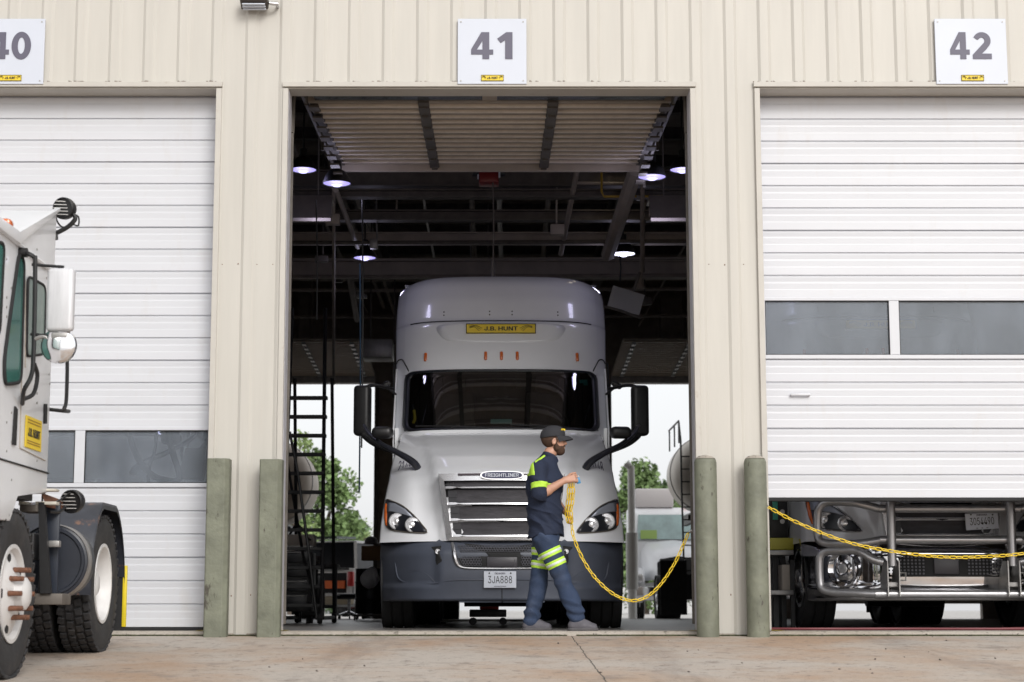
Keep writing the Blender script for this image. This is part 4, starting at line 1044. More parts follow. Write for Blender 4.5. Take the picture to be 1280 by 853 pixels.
        mb.tube([Vector(hoodS(x, z))+Vector((0,-.010,0)) for x, z in rim], .006, 5, closed=True); mb.build('headlight_rim', chrome_dull if cfg.get('chrome_rim') else steel_dark, hl)
    # bumper
    bm_ = cfg['bumper_m']; hwf = lambda z: 1.25 - .03*sstep(.5,.25,z)
    mb = MB(); zs = [.27, .285] + [.30+.02*i for i in range(31)] 
    rows = shell(bumpS, zs, us_list(80), hwf, 1.0 if not cfg.get('low') else .9)
    for row in rows[:1]:
        for p in row: p.y += .03
    rows.insert(0, [p+Vector((0,.3,.0)) for p in rows[0]]); rows.append([p+Vector((0,.2,.0)) for p in rows[-1]])
    mb.grid(rows); bump = mb.build('bumper', bm_, t, 'all')
    if cfg['style'] == 'new':
        low = [(-.46,.865),(.46,.865),(.43,.68),(.40,.615),(.37,.602),(0,.598),(-.37,.602),(-.40,.615),(-.43,.68)]
        mb = MB(); patch(mb, lambda x, z: bumpS(x*.9999, z), low, .006, 4, rim=0); li = mb.build('lower_grille', blackmat, bump, False)
        mb = MB(); yb = lambda x, z: bumpS(x, z).y - .016
        rr = .0125
        for r_ in range(9):
            zc = .625 + r_*.0225
            if 4 <= r_ <= 5: continue
            xm = interp(zc, [.6,.7,.87], [.385,.425,.45]); n = int(xm/.0265)
            for c_ in range(-n, n+1):
                xc = c_*.0265 + (.01325 if r_ % 2 else 0)
                if abs(xc) > xm - .01 or (r_ < 4 and abs(xc+0.01) < .20): continue
                pts = [Vector((xc+rr*math.sin(R(60*k)), yb(xc, zc), zc+rr*math.cos(R(60*k)))) for k in range(6)]
                mb.tube(pts, .0032, 4, closed=True)
        mb.build('hex_mesh', galv if False else mat('mesh_grey', (.11,.11,.125), .5), li, False)
        mb = MB(); mb.box((0, -.005, .645), (.30,.02,.105), .008); mb.box((0,-.018,.645), (.24,.01,.085), .006); mb.build('radar_cover', mat('radar_grey', (.045,.042,.05), .4), li)
        mb = MB()
        for s in (-1,1):
            mb.tube([bumpS(s*x, z)+Vector((0,-.008,0)) for x, z in ((.49,.84),(.465,.72),(.44,.64),(.40,.603),(.30,.590),(.0,.587))], [.016,.024,.022,.012,.010,.008], 8, sm=5)
        mb.build('chrome_lip', chrome_dull, bump)
        for s in (-1, 1):
            pk = [(s*.70,.80),(s*.60,.81),(s*.59,.66),(s*.64,.62)]
            mb = MB(); patch(mb, bumpS, pk, .004, 3, rim=0); fp = mb.build('fog_pocket', blackmat, bump, False)
            mb = MB(); p = bumpS(s*.635, .755)+Vector((0,-.012,0)); mb.lathe([(.024,.02),(.024,-.004),(.020,-.004),(.014,.006),(0,.004)], p, (0,1,0), 20); mb.build('fog_lamp', chrome_dull, fp)
            mb = MB(); mb.tube([bumpS(s*x, z)+Vector((0,-.004,0)) for x, z in ((1.09,.86),(1.07,.62),(1.0,.47),(.7,.44),(.45,.475),(.0,.475))], .007, 5, sm=6)
            mb.tube([bumpS(s*x, z)+Vector((0,-.001,0)) for x, z in ((.93,.56),(.84,.57),(.74,.53),(.66,.45))], .003, 5, sm=6)
            mb.build('bumper_crease', bm_, bump)
        mb = MB(); mb.box2((-.42, .07, .255), (-.005, .13, .29), .006); mb.box2((.005, .07, .255), (.42, .13, .29), .006); mb.build('air_dam', mat('air_dam_grey', (.10,.12,.16), .4), bump)
        mb = MB(); [mb.tube([bumpS(x, .42 if abs(x)<.2 else .35)+Vector((0,-.005,0)), bumpS(x, .27)+Vector((0,-.005,0))], .003, 4) for x in (0.0,)]; mb.build('bumper_seam', blackmat, bump)
    else:
        low = rrect(-.62, .62, .50, .72, .05)
        mb = MB(); patch(mb, bumpS, low, .004, 3, rim=0); li = mb.build('lower_grille', blackmat, bump, False)
        mb = MB()
        for s in (-1,1):
            for r_ in range(6):
                for c_ in range(10):
                    x = s*(.22 + c_*.036); z_ = .53+r_*.032; mb.box(bumpS(x, z_)+Vector((0,-.012,0)), (.02,.01,.018), .004)
        mb.build('grille_mesh', mat('mesh_grey', (.11,.11,.125), .5), li, False)
        mb = MB(); mb.box((0,-.008,.61), (.24,.03,.17), .008); mb.build('radar_cover', mat('radar_grey', (.045,.042,.05), .4), li)
        mb = MB(); mb.grid([[Vector((x, .055+.09*(abs(x)/.6)**2-.02, z)) for x in [-.62+.062*i for i in range(21)]] for z in (.76,.80,.86)]); mb.build('upper_grille_strip', blackmat, bump, False)
        for s in (-1, 1):
            p = bumpS(s*.93, .585); n = normal_of(bumpS, s*.93, .585)
            mb = MB(); q = p + n*-.01
            mb.lathe([(.19,.0),(.185,.03),(.17,.035),(.15,.015),(.11,-.01),(.09,-.01),(.088,.03),(.07,.035),(.05,.0),(0,-.005)], q, n, 32); mb.build('fog_lamp_bezel', chrome, bump)
            mb = MB(); mb.lathe([(.052,.028),(.045,.036),(0,.04)], q, n, 20); mb.build('fog_lens', lens, bump)
            mb = MB(); p2 = bumpS(s*.66,.80); mb.lathe([(.06,0),(.055,-.03),(.045,-.03),(.03,0),(0,0)], p2, (0,1,0), 20); mb.build('upper_lamp', chrome, bump)
    # plate
    px_, pz_, prot = cfg['plate']
    yb = bumpS(px_, pz_).y-.02 if cfg['style'] == 'new' else qz(px_, pz_, .0).y - .07
    mb = MB(); mb.box((px_, yb, pz_), (.318,.008,.162), .012, (0, prot, 0)); pl = mb.build('number_plate', signwhite, t, False)
    rt = Euler((0, prot, 0)).to_matrix() @ Euler((R(90),0,0)).to_matrix(); rt = rt.to_euler()
    text(cfg['plate_no'], .072, (px_, yb-.0055, pz_), 'plate_number', ink, pl, bold=.0, sx=10+.235, ext=.002, rot=rt)
    text(cfg['state'], .018, (px_, yb-.0055, pz_+.060), 'plate_state', slateink, pl, bold=.02, sx=10+.105, ext=.002, rot=rt)
    text('APPORTIONED' if cfg['style'] == 'new' else '* * *', .010, (px_, yb-.0055, pz_-.066), 'plate_caption', slateink, pl, bold=.01, sx=10+.12, ext=.002, rot=rt)
    mb = MB(); [mb.cyl((px_+s*.105, yb-.003, pz_+.062), (px_+s*.105, yb-.009, pz_+.062), .008, n=10) for s in (-1,1)]; mb.build('plate_bolt', ink, pl)
    # mirrors
    for s in (-1, 1):
        mb = MB(); mb.tube([(s*.83, .90, 1.47), (s*.845, .87, 1.56), (s*.90, .82, 1.68), (s*1.06, .88, 1.79), (s*1.25, 1.0, 1.895), (s*1.40, 1.25, 2.03), (s*1.47, 1.45, 2.14)], [.040,.052,.050,.040,.034,.030,.022], 10, sm=6, flat=.8); ar = mb.build('mirror_arm', blkplastic, t)
        mb = MB(); mb.box((s*1.245, 1.0, 2.02), (.225,.16,.125), .055, (0,0,s*R(8)), 4); mb.build('hood_mirror', black, ar)
        mb = MB(); mb.box((s*1.53, 2.0, 2.36), (.185,.15,.56), .045, (0,0,s*R(12)), 4); mb.tube([(s*1.50, 2.02, 2.10), (s*1.50, 1.9, 2.07), (s*1.40, 2.1, 2.0), (s*1.22, 2.45, 1.95)], .032, 8, sm=4); mb.tube([(s*1.50,1.98,2.62),(s*1.40,2.15,2.66),(s*1.22,2.5,2.66)], .02, 8, sm=4); mi = mb.build('side_mirror', black, t)
        mb = MB(); mb.box((s*1.53, 2.083, 2.36), (.15,.006,.5), .002, (0,0,s*R(12))); mb.build('mirror_glass', chrome, mi, False)
    text(cfg['unit'], .13, (-1.012, hoodS(-1.012,1.67).y-.02, 1.67), 'unit_number', slateink, hood, bold=.0, sx=10+.17, ext=.004, rot=(R(75),0,R(-34))) if cfg.get('unit') else None
    if cfg.get('unit'):
        text(cfg['unit'], .13, (1.0, hoodS(1.0,1.66).y-.02, 1.66), 'unit_number', slateink, hood, bold=.0, sx=10+.15, ext=.004, rot=(R(75),0,R(34)))
        text('3J27 688', 1.1, (-1.243, 4.6, 3.35), 'side_number', slateink, cab, bold=.0, sx=10+.2, ext=.004, rot=(R(90),R(0),R(-90)))
    # chassis
    mb = MB()
    for s in (-1,1): mb.box2((s*.38, .6, .62), (s*.46, 7.6, .90))
    mb.box2((-.55,.9,.45), (.55,3.2,.95), .05); mb.cyl((-1.0,1.25,.50), (1.0,1.25,.50), .07); mb.box2((-.5,.45,.30),(.5,.55,.75)); mb.cyl((-.4,1.9,.34),(.4,1.9,.34),.12)
    for y in (5.9, 7.15): mb.cyl((-1.0,y,.52),(1.0,y,.52),.09); mb.lathe([(.0,-.2),(.2,-.12),(.22,0),(.2,.12),(0,.2)], (0,y,.52), (0,1,0), 16)
    mb.box2((-1.1, .8, .93), (1.1, 2.2, .98)); mb.build('chassis', black, t)
    for s in (-1,1):
        mb = MB(); mb.cyl((s*.90, 3.3, .62), (s*.90, 5.0, .62), .31, n=28); mb.build('fuel_tank', chrome_dull, t)
    for s in (-1, 1):
        wheel(t, (s*1.075, 1.27, .51), .51, .30, s, mrim=chrome_dull, mt=rubberdk)
        for y in (5.9, 7.15): wheel(t, (s*1.04, y, .51), .51, .50, s, mt=rubberdk)
    for s in (-1,1):
        mb = MB(); mb.box2((s*.78, 7.75, .15), (s*1.22, 7.77, .8)); mb.build('mud_flap', rubberdk, t, False)
    return t
cfgA = dict(paint=paint_lt, sign=True, grille_m=None, bumper_m=plastic, style='new', plate=(-.02, .478, 0), plate_no='3JA888', state='OKLAHOMA', unit='2148')
T1 = truck((.075, 1.9, .040), 'light grey highway truck parked nose out in the open middle doorway', 'truck', cfgA)
T2Y = 1.60
PB = P(1228, 651.5, T2Y-.02) - Vector((4.36, T2Y, .04))
cfgB = dict(paint=paint_grey, sign=True, badge=False, grille_m=None, bumper_m=chrome, style='old', plate=(PB.x, PB.z, R(-3)), plate_no='3054490', state='INDIANA', unit=None, chrome_rim=True, low=True)
T2 = truck((4.36, T2Y, .040), 'grey truck with silver tube bull bar behind the half raised right door', 'truck', cfgB)
# bull bar (bolted to the truck: a part)
mb = MB(); r = .040
Y0 = -.16; rel = lambda px, py, y=Y0: P(px, py, T2Y+y) - Vector((4.36, T2Y, .04))
def mir(pts): return pts + [Vector((-p.x, p.y, p.z)) for p in reversed(pts)]
tubes = []
def quarter(L): return [rel(*q) if len(q) == 2 else rel(q[0], q[1], q[2]) for q in L]
up = quarter([(1098, 636, -.20), (1075, 630, -.19), (1060, 628, -.14), (1035, 628, -.02), (1025, 634, .02), (1022, 645, .04), (1022, 668, .04), (1026, 677, .02), (1040, 680, -.02), (1070, 680, -.13), (1095, 676.5, -.18), (1104, 675, -.2)])
lo = quarter([(1104, 703, -.2), (1090, 699, -.18), (1075, 690, -.14), (1060, 688.5, -.08), (1035, 689.5, 0), (1026, 694, .03), (1024, 705, .04), (1025, 728, .04), (1029, 737, .02), (1045, 741, -.03), (1075, 742, -.14), (1100, 743, -.2)])
for L in (up, lo):
    for s in (1, -1): mb.tube([Vector((s*abs(p.x)*1.0, p.y, p.z)) for p in L], r, 12, sm=4)
zt, zm, zb = rel(1183, 636, -.2).z, rel(1183, 675, -.2).z, rel(1183, 743, -.2).z
xe = abs(up[0].x)
mb.tube([(-xe, -.2, zt), (xe, -.2, zt)], r, 12); mb.tube([(-xe, -.2, zm), (xe, -.2, zm)], r, 12); mb.tube([(-xe-.06, -.2, zb), (xe+.06, -.2, zb)], r*1.05, 12)
xu = abs(rel(1112, 680).x)
for s in (-1, 1):
    mb.tube([(s*xu, -.24, zt+.09), (s*xu, -.26, zt+.02), (s*xu, -.255, zm), (s*xu, -.25, zm-.25)], r*1.08, 12, sm=4); 
bb = mb.build('bull_bar', mat('brushed_tube', (.46,.455,.465), .36, .8, var=.1, vscale=10, rvar=.06), T2)
for s in (-1, 1):
    mb = MB()
    for k in (-.055, .055): mb.prism([(s*xu+k, -.28, zm-.20), (s*xu+k, -.28, zb-.02), (s*xu+k, .05, zb-.02), (s*xu+k, .05, zb+.16), (s*xu+k, -.1, zm-.2)], (.010,0,0))
    mb.box((s*xu, -.2, zb+.09), (.12,.05,.05), .01)
    mb.tube([(s*(xu-.0)+.07, -.26, zb+.20), (s*xu+.12, -.27, zb+.20), (s*xu+.12, -.27, zb+.13), (s*xu+.07, -.26, zb+.13)], .009, 6)
    mb.build('bull_bar_bracket', galv, bb, False)
# dark block under door step on left of truck 42: battery box / steps
# ------------------------------------------------------------------ implicit surfaces for the figure
class SDF:
    def __init__(s, lo, hi, h):
        s.h = h; s.lo = np.array(lo, float) ; n = np.ceil((np.array(hi)-s.lo)/h).astype(int)+1; s.n = n
        s.v = np.full(n, 1.0, np.float32)
    def _sub(s, lo, hi):
        a = np.maximum(0, np.floor((np.array(lo)-s.lo)/s.h).astype(int)); b = np.minimum(s.n, np.ceil((np.array(hi)-s.lo)/s.h).astype(int)+1)
        if (b <= a).any(): return None
        g = np.meshgrid(*[s.lo[k]+s.h*np.arange(a[k], b[k]) for k in range(3)], indexing='ij')
        return tuple(slice(a[k], b[k]) for k in range(3)), g
    def _mix(s, sl, d, k, op='u'):
        o = s.v[sl]
        if op == 'u':
            hh = np.clip(.5+.5*(o-d)/k, 0, 1); s.v[sl] = o*(1-hh)+d*hh - k*hh*(1-hh)
        else:
            hh = np.clip(.5-.5*(o+d)/k, 0, 1); s.v[sl] = o*(1-hh)+(-d)*hh + k*hh*(1-hh)
    def cone(s, a, b, ra, rb, k=.02, sq=(1,1,1), op='u'):
        a = np.array(a, float); b = np.array(b, float); m = max(ra, rb)/min(sq)+2*k+.02
        r = s._sub(np.minimum(a,b)-m, np.maximum(a,b)+m)
        if not r: return s
        sl, g = r; q = np.array(sq); ab = (b-a)*q; L = max(1e-9, (ab**2).sum())
        p = [(g[i]-a[i])*q[i] for i in range(3)]; t = np.clip(sum(p[i]*ab[i] for i in range(3))/L, 0, 1)
        d = np.sqrt(sum((p[i]-ab[i]*t)**2 for i in range(3))) - (ra+(rb-ra)*t)
        s._mix(sl, d, k, op); return s
    def ell(s, c, r, k=.02, rot=None, op='u'):
        c = np.array(c, float); m = max(r)+2*k+.02; q = s._sub(c-m, c+m)
        if not q: return s
        sl, g = q; p = [g[i]-c[i] for i in range(3)]
        if rot is not None:
            M = np.array(Euler(rot).to_matrix().transposed()); p = [sum(M[i][j]*p[j] for j in range(3)) for i in range(3)]
        k0 = np.sqrt(sum((p[i]/r[i])**2 for i in range(3))); k1 = np.sqrt(sum((p[i]/r[i]**2)**2 for i in range(3)))+1e-9
        s._mix(sl, k0*(k0-1)/k1, k, op); return s
    def plane(s, pt, n):      # keep the side the normal points away from
        n = np.array(n, float); n /= np.linalg.norm(n)
        g = np.meshgrid(*[s.lo[k]+s.h*np.arange(s.n[k]) for k in range(3)], indexing='ij')
        s.v = np.maximum(s.v, sum((g[i]-pt[i])*n[i] for i in range(3))).astype(np.float32); return s
    def wrinkle(s, fn):
        g = np.meshgrid(*[s.lo[k]+s.h*np.arange(s.n[k]) for k in range(3)], indexing='ij'); s.v = (s.v + fn(*g)).astype(np.float32); return s
    def clone(s, off=0.0):
        c = SDF.__new__(SDF); c.h = s.h; c.lo = s.lo; c.n = s.n; c.v = s.v - off; return c
    def mesh(s, name, m, parent, label=None):
        v = s.v; n0, n1, n2 = v.shape; ins = v < 0
        cs = np.zeros((n0-1, n1-1, n2-1), int); off = [(i,j,k) for i in (0,1) for j in (0,1) for k in (0,1)]
        for (i,j,k) in off: cs += ins[i:n0-1+i, j:n1-1+j, k:n2-1+k]
        act = (cs > 0) & (cs < 8); idx = -np.ones(act.shape, int); ids = np.argwhere(act); idx[act] = np.arange(len(ids))
        acc = np.zeros((len(ids), 3)); cnt = np.zeros(len(ids))
        for a in off:
            for ax in range(3):
                if a[ax] == 1: continue
                b = list(a); b[ax] = 1
                va = v[ids[:,0]+a[0], ids[:,1]+a[1], ids[:,2]+a[2]]; vb = v[ids[:,0]+b[0], ids[:,1]+b[1], ids[:,2]+b[2]]
                mk = (va < 0) != (vb < 0); t = np.where(mk, va/(va-vb+1e-12), 0)
                pos = np.repeat(np.array(a, float)[None], len(ids), 0); pos[:, ax] += t
                acc += pos*mk[:, None]; cnt += mk
        pts = (ids + acc/np.maximum(cnt, 1)[:, None])*s.h + s.lo
        faces = []
        for ax in range(3):
            u, w_ = (ax+1) % 3, (ax+2) % 3
            sl0 = [slice(None)]*3; sl1 = [slice(None)]*3; sl0[ax] = slice(0, -1); sl1[ax] = slice(1, None)
            A = ins[tuple(sl0)]; Bq = ins[tuple(sl1)]; e = np.argwhere(A != Bq)
            ok = (e[:,u] > 0) & (e[:,w_] > 0) & (e[:,u] < v.shape[u]-1) & (e[:,w_] < v.shape[w_]-1); e = e[ok]
            fl = A[e[:,0], e[:,1], e[:,2]]
            q = []
            for du, dw in ((0,0),(-1,0),(-1,-1),(0,-1)):
                f = e.copy(); f[:,u] += du; f[:,w_] += dw; q.append(idx[f[:,0], f[:,1], f[:,2]])
            q = np.stack(q, 1); q[~fl] = q[~fl][:, ::-1]; q = q[:, ::-1]; faces.append(q[(q >= 0).all(1)])
        faces = np.concatenate(faces)
        me = bpy.data.meshes.new(name); me.from_pydata(pts.tolist(), [], faces.tolist()); me.update()
        return finish(me, name, m, parent, 'all', label)
def fbm(x, y, z, seed=0):
    r = np.random.RandomState(seed); o = 0
    for i in range(5):
        k = r.normal(size=3)*(14+8*i); ph = r.uniform(0, 6.28, 3)
        o = o + np.sin(k[0]*x+ph[0]+2.0*np.sin(k[1]*z*.5+ph[1]))*np.sin(k[2]*z+ph[2]+1.5*np.sin(k[1]*y*.4))/(1.0+.4*i)
    return o
# ------------------------------------------------------------------ the mechanic
YM = .22
MO = Vector((P(684, 780, YM).x, YM, .041))
def Q(px, py, y=0.0): v = P(px, py, YM+y) - MO; return (v.x, v.y, v.z)
NEAR, FAR = -.095, .095
head_c = Q(692.5, 551.5); hz = head_c[2]; hx = head_c[0]
sh_n = Q(673, 586, -.17); sh_f = Q(678, 586, .17); el_n = Q(674.5, 619, -.215); wr_n = Q(706, 600.5, -.12); 
el_f = Q(690, 622, .22); wr_f = Q(706, 640, .06)
hip_n = Q(682, 674, NEAR); hip_f = Q(680, 674, FAR); kn_n = Q(704, 727, NEAR-.01); an_n = Q(721, 771, NEAR-.02); kn_f = Q(674, 727, FAR); an_f = Q(664, 776, FAR+.01)
h = .0055
body = SDF((-.36,-.36,-.02), (.44,.36,1.86), h)
# trunk, neck
body.cone(Q(680,660), Q(681,640), .108, .105, .03, (1,.85,1)).cone(Q(681,640), Q(678,600), .105, .11, .04, (1,.8,1)).cone(Q(678,600), Q(679,588), .11, .08, .03, (1,.75,1))
body.cone(sh_n, sh_f, .046, .046, .03).cone(Q(680,582), Q(688,566), .062, .056, .03)
# head
body.ell((hx-.010, 0, hz+.030), (.098,.078,.090), .01)                # skull
body.ell((hx+.030, 0, hz-.035), (.062,.058,.080), .03)                # face
body.ell((hx+.045, 0, hz-.085), (.036,.034,.030), .025)               # chin
body.cone((hx+.082,0,hz+.005), (hx+.104,0,hz-.022), .009, .015, .012) # nose
body.ell((hx+.088,0,hz-.055), (.012,.022,.006), .006).ell((hx+.086,0,hz-.067), (.012,.019,.007), .006)   # lips
body.ell((hx+.074,0,hz+.028), (.016,.05,.010), .012)                  # brow
for s in (-1,1):
    body.ell((hx+.078, s*.032, hz+.008), (.012,.015,.011), .008, op='s'); body.ell((hx+.072, s*.031, hz+.008), (.013,.013,.012), .004)
    body.ell((hx-.002, s*.078, hz-.010), (.020,.010,.032), .006, rot=(0,R(12),0)).ell((hx+.004, s*.087, hz-.008), (.010,.006,.018), .004, op='s')
# arms
for sh, el, wr in ((sh_n, el_n, wr_n), (sh_f, el_f, wr_f)):
    body.cone(sh, el, .046, .043, .02)
    mid = tuple(lerp(el[i], wr[i], .3) for i in range(3)); body.cone(el, mid, .042, .043, .02).cone(mid, wr, .043, .027, .02)
# hands : palm + four fingers + thumb
def hand(wr, d, palm_n, curl, thumb_dir, size=1.0):
    wr = Vector(wr); d = Vector(d).normalized(); n = Vector(palm_n).normalized(); n = (n - d*n.dot(d)).normalized(); sd = d.cross(n).normalized()
    if sd.dot(Vector(thumb_dir)) < 0: sd = -sd
    pc = wr + d*.045
    for k in (-.022, 0, .022): body.cone(tuple(wr + sd*k*.6), tuple(wr + d*.085*size + sd*k), .018, .015, .014)
    for i, (off, ln) in enumerate(((.032,.070),(.011,.078),(-.010,.072),(-.030,.058))):
        p = wr + d*.088*size + sd*off; a = 0; seg = (ln*.45, ln*.30, ln*.25); rr = (.0098,.0090,.0080)
        for j in range(3):
            a += curl[j]; dr = d*math.cos(a) + n*math.sin(a); q = p + dr*seg[j]; body.cone(tuple(p), tuple(q), rr[j], rr[j]*.92, .004); p = q
    p = wr + d*.028 + sd*.024; 
    for ln, an, r in ((.045,.75,.0125),(.032,.35,.0108),(.026,.10,.0095)):
        dr = (d*math.cos(an) + sd*math.sin(an)*.8 + n*.45).normalized(); q = p + dr*ln; body.cone(tuple(p), tuple(q), r, r*.9, .006); p = q
hd_n = Vector(Q(722, 597, -.12)) - Vector(wr_n)
hand(wr_n, hd_n, (.1, .95, -.2), (R(42), R(62), R(45)), (0,0,1))
hand(wr_f, Vector(Q(717, 650, .04)) - Vector(wr_f), (-.35,-.1,-.9), (R(48), R(60), R(45)), (0,-.7,.6))
# legs under the cloth, feet
for hp, kn, an in ((hip_n, kn_n, an_n), (hip_f, kn_f, an_f)):
    body.cone(hp, kn, .080, .054, .03); mid = tuple(lerp(kn[i], an[i], .3) + (-.015 if i == 0 else 0) for i in range(3)); body.cone(kn, mid, .054, .052, .02).cone(mid, an, .052, .034, .02)
man = body.mesh('person', skin, None); man.location = MO
tag(man, 'bearded man in navy work clothes with lime bands, walking and holding a yellow chain', 'person')
# hair and beard
hs_ = SDF((hx-.16,-.14,hz-.16), (hx+.16,.14,hz+.16), .004)
hs_.ell((hx-.014, 0, hz+.026), (.105,.083,.094), .01); hs_.plane((hx+.030,0,hz+.0), (1,0,.35)); hs_.plane((0,0,hz-.055), (-.35,0,-1)); hs_.wrinkle(lambda x,y,z: .0012*np.sin(900*x)*np.sin(700*z))
hs_.mesh('hair', hairm, man)
bd = SDF((hx-.10,-.12,hz-.18), (hx+.16,.12,hz+.06), .0038)
bd.ell((hx+.034, 0, hz-.066), (.061,.060,.052), .02).ell((hx+.052, 0, hz-.096), (.044,.040,.034), .02).cone((hx+.008,-.064,hz+.0),(hx+.02,-.052,hz-.07),.014,.02,.02).cone((hx+.008,.064,hz+.0),(hx+.02,.052,hz-.07),.014,.02,.02)
bd.ell((hx+.092,0,hz-.044), (.013,.028,.009), .008); bd.ell((hx+.100,0,hz-.061), (.020,.022,.010), .004, op='s'); bd.ell((hx+.085,0,hz-.012), (.045,.055,.028), .006, op='s'); bd.ell((hx+.03, 0, hz+.0), (.058,.05,.03), .02, op='s')
bd.plane((hx-.012,0,0), (-1,0,-.25)); bd.wrinkle(lambda x,y,z: .0012*np.sin(1000*x+z*300)*np.sin(800*z)); bd.mesh('beard', hairm, man)
# cap
cp = SDF((hx-.16,-.14,hz-.06), (hx+.22,.14,hz+.20), .0045)
cp.ell((hx-.012, 0, hz+.040), (.113,.094,.100), .01).ell((hx+.03,0,hz+.085), (.06,.06,.045), .03); cp.plane((hx,0,hz+.034), (.10,0,-1))
br = SDF((hx-.16,-.14,hz-.06), (hx+.22,.14,hz+.20), .0045)
cap_o = cp.mesh('cap', capm, man)
mb = MB()
rows = []
for i in range(9):
    t = i/8; row = []
    for j in range(-8, 9):
        a = j/8*R(76); r0 = Vector((hx-.012+.108*math.cos(a), .090*math.sin(a), hz+.046)); r1 = r0 + Vector((.078*math.cos(a*.55)**2*(1-.35*(j/8)**2), 0, -.026 - .012*(abs(j)/8)**2))
        row.append(r0.lerp(r1, t) + Vector((0,0,.008*math.sin(t*math.pi) - .018*(j/8)**2*t)))
    rows.append(row)
mb.grid(rows); g2 = [[p - Vector((0,0,.006)) for p in r] for r in rows]; mb.grid(g2, True); 
for a_, b_ in ((rows[-1], g2[-1]),): mb.grid([a_, b_])
mb.build('cap_brim', capm, cap_o, 'all')
mb = MB(); mb.box((hx+.075, -.055, hz+.098), (.03,.004,.016), .002, (R(30),0,R(35))); mb.box((hx+.09,-.028,hz+.10),(.018,.022,.014),.003,(R(15),R(40),R(40))); mb.build('cap_badge', yellow, cap_o)
mb = MB()
for s in (-1,1):
    c = Vector((hx+.093, s*.033, hz+.006)); mb.tube([c + Vector((-.012*abs(math.sin(2*math.pi*i/16))*0 - .010*(math.cos(2*math.pi*i/16)*s > .5), .026*math.cos(2*math.pi*i/16), .017*math.sin(2*math.pi*i/16))) for i in range(16)], .0022, 5, closed=True)
    mb.tube([c+Vector((-.008,s*.026,.008)), (hx+.02, s*.083, hz+.012), (hx-.03, s*.083, hz+.0)], .002, 5)
mb.tube([(hx+.095,-.01,hz+.01),(hx+.098,0,hz+.014),(hx+.095,.01,hz+.01)], .002, 5); mb.build('glasses', steel_dark, man)
mb = MB()
for s in (-1,1): mb.lathe([(0,.0),(.008,-.002),(.012,-.008)], (hx+.0855, s*.031, hz+.008), (1,0,0), 14)
mb.build('eye', mat('eye_white', (.5,.47,.45), .2), man)
mb = MB()
for s in (-1,1): mb.lathe([(0,.001),(.005,-.0005)], (hx+.0862, s*.031, hz+.008), (1,0,0), 12)
mb.build('pupil', ink, man)
# shirt
shirt = SDF((-.30,-.34,.78), (.28,.36,1.60), .0055)
zl = lambda py: Q(684, py)[2]
shirt.cone(Q(682,668), Q(681,640), .158, .146, .03, (1.03,.88,1)).cone(Q(681,640), Q(679,603), .143, .150, .05, (1.03,.84,1)).cone(Q(679,603), Q(678,590), .146, .108, .04, (1,.8,1))
shirt.cone(Q(675,586,-.14), Q(677,586,.14), .070, .070, .05)
shirt.cone(Q(681,583), Q(687,571), .088, .074, .03)
shirt.cone(Q(684,585), Q(690,600), .09, .10, .05)
for sh, el, t in ((sh_n, el_n, .93), (sh_f, el_f, .93)):
    e = tuple(lerp(sh[i], el[i], t) for i in range(3)); m1 = tuple(lerp(sh[i], el[i], .5) for i in range(3)); shirt.cone(sh, m1, .074, .069, .03).cone(m1, e, .069, .068, .015)
shirt.cone(Q(689,590,.0), Q(703,640,.0), .02,.02,.05) if False else None
shirt.plane(Q(684, 670), (.08,0,-1)); shirt.plane(Q(687,567), (.45,0,1))
def crease(x,y,z,k,a,w,sd):
    u = x*math.cos(a)+z*math.sin(a)+.02*np.sin(17*z+sd)+.02*np.sin(23*y+11*x+sd*2)
    s_ = np.abs(np.sin(k*u+sd)); return w*(1-s_)**2
def wr_sh(x,y,z): return -crease(x,y,z,26,1.15,.011,1.0)*np.clip((zl(590)-z)/.1,0,1) - crease(x,y,z,19,.5,.009,2.3)*np.clip((zl(600)-z)/.1,0,1)+.003 + .0048*fbm(x*.9, y*.9, z*.55, 3)*np.clip((zl(585)-z)/.2, .25, 1) + .006*np.sin(60*(z + .9*x) + 3*np.sin(9*y))*np.exp(-((z-zl(655))/.07)**2)
shirt.wrinkle(wr_sh)
# sleeve end cut
sv = Vector(el_n)-Vector(sh_n)
sh_o = shirt.mesh('shirt', navy, man)
def band(src, lo, hi, pl, off, name, m, parent):
    c = SDF.__new__(SDF); c.h = src.h; a = np.maximum(0, np.floor((np.array(lo)-src.lo)/src.h).astype(int)); b = np.minimum(src.n, np.ceil((np.array(hi)-src.lo)/src.h).astype(int)+1)
    c.lo = src.lo + a*src.h; c.v = src.v[a[0]:b[0], a[1]:b[1], a[2]:b[2]] - off; c.n = np.array(c.v.shape)
    c.v = np.maximum(c.v, -(src.v[a[0]:b[0], a[1]:b[1], a[2]:b[2]] + .012))
    for pt, n in pl: c.plane(pt, n)
    e = 1.0
    for ax in range(3):
        for s_ in (0,-1):
            ix = [slice(None)]*3; ix[ax] = s_; c.v[tuple(ix)] = np.maximum(c.v[tuple(ix)], .01)
    return c.mesh(name, m, parent)
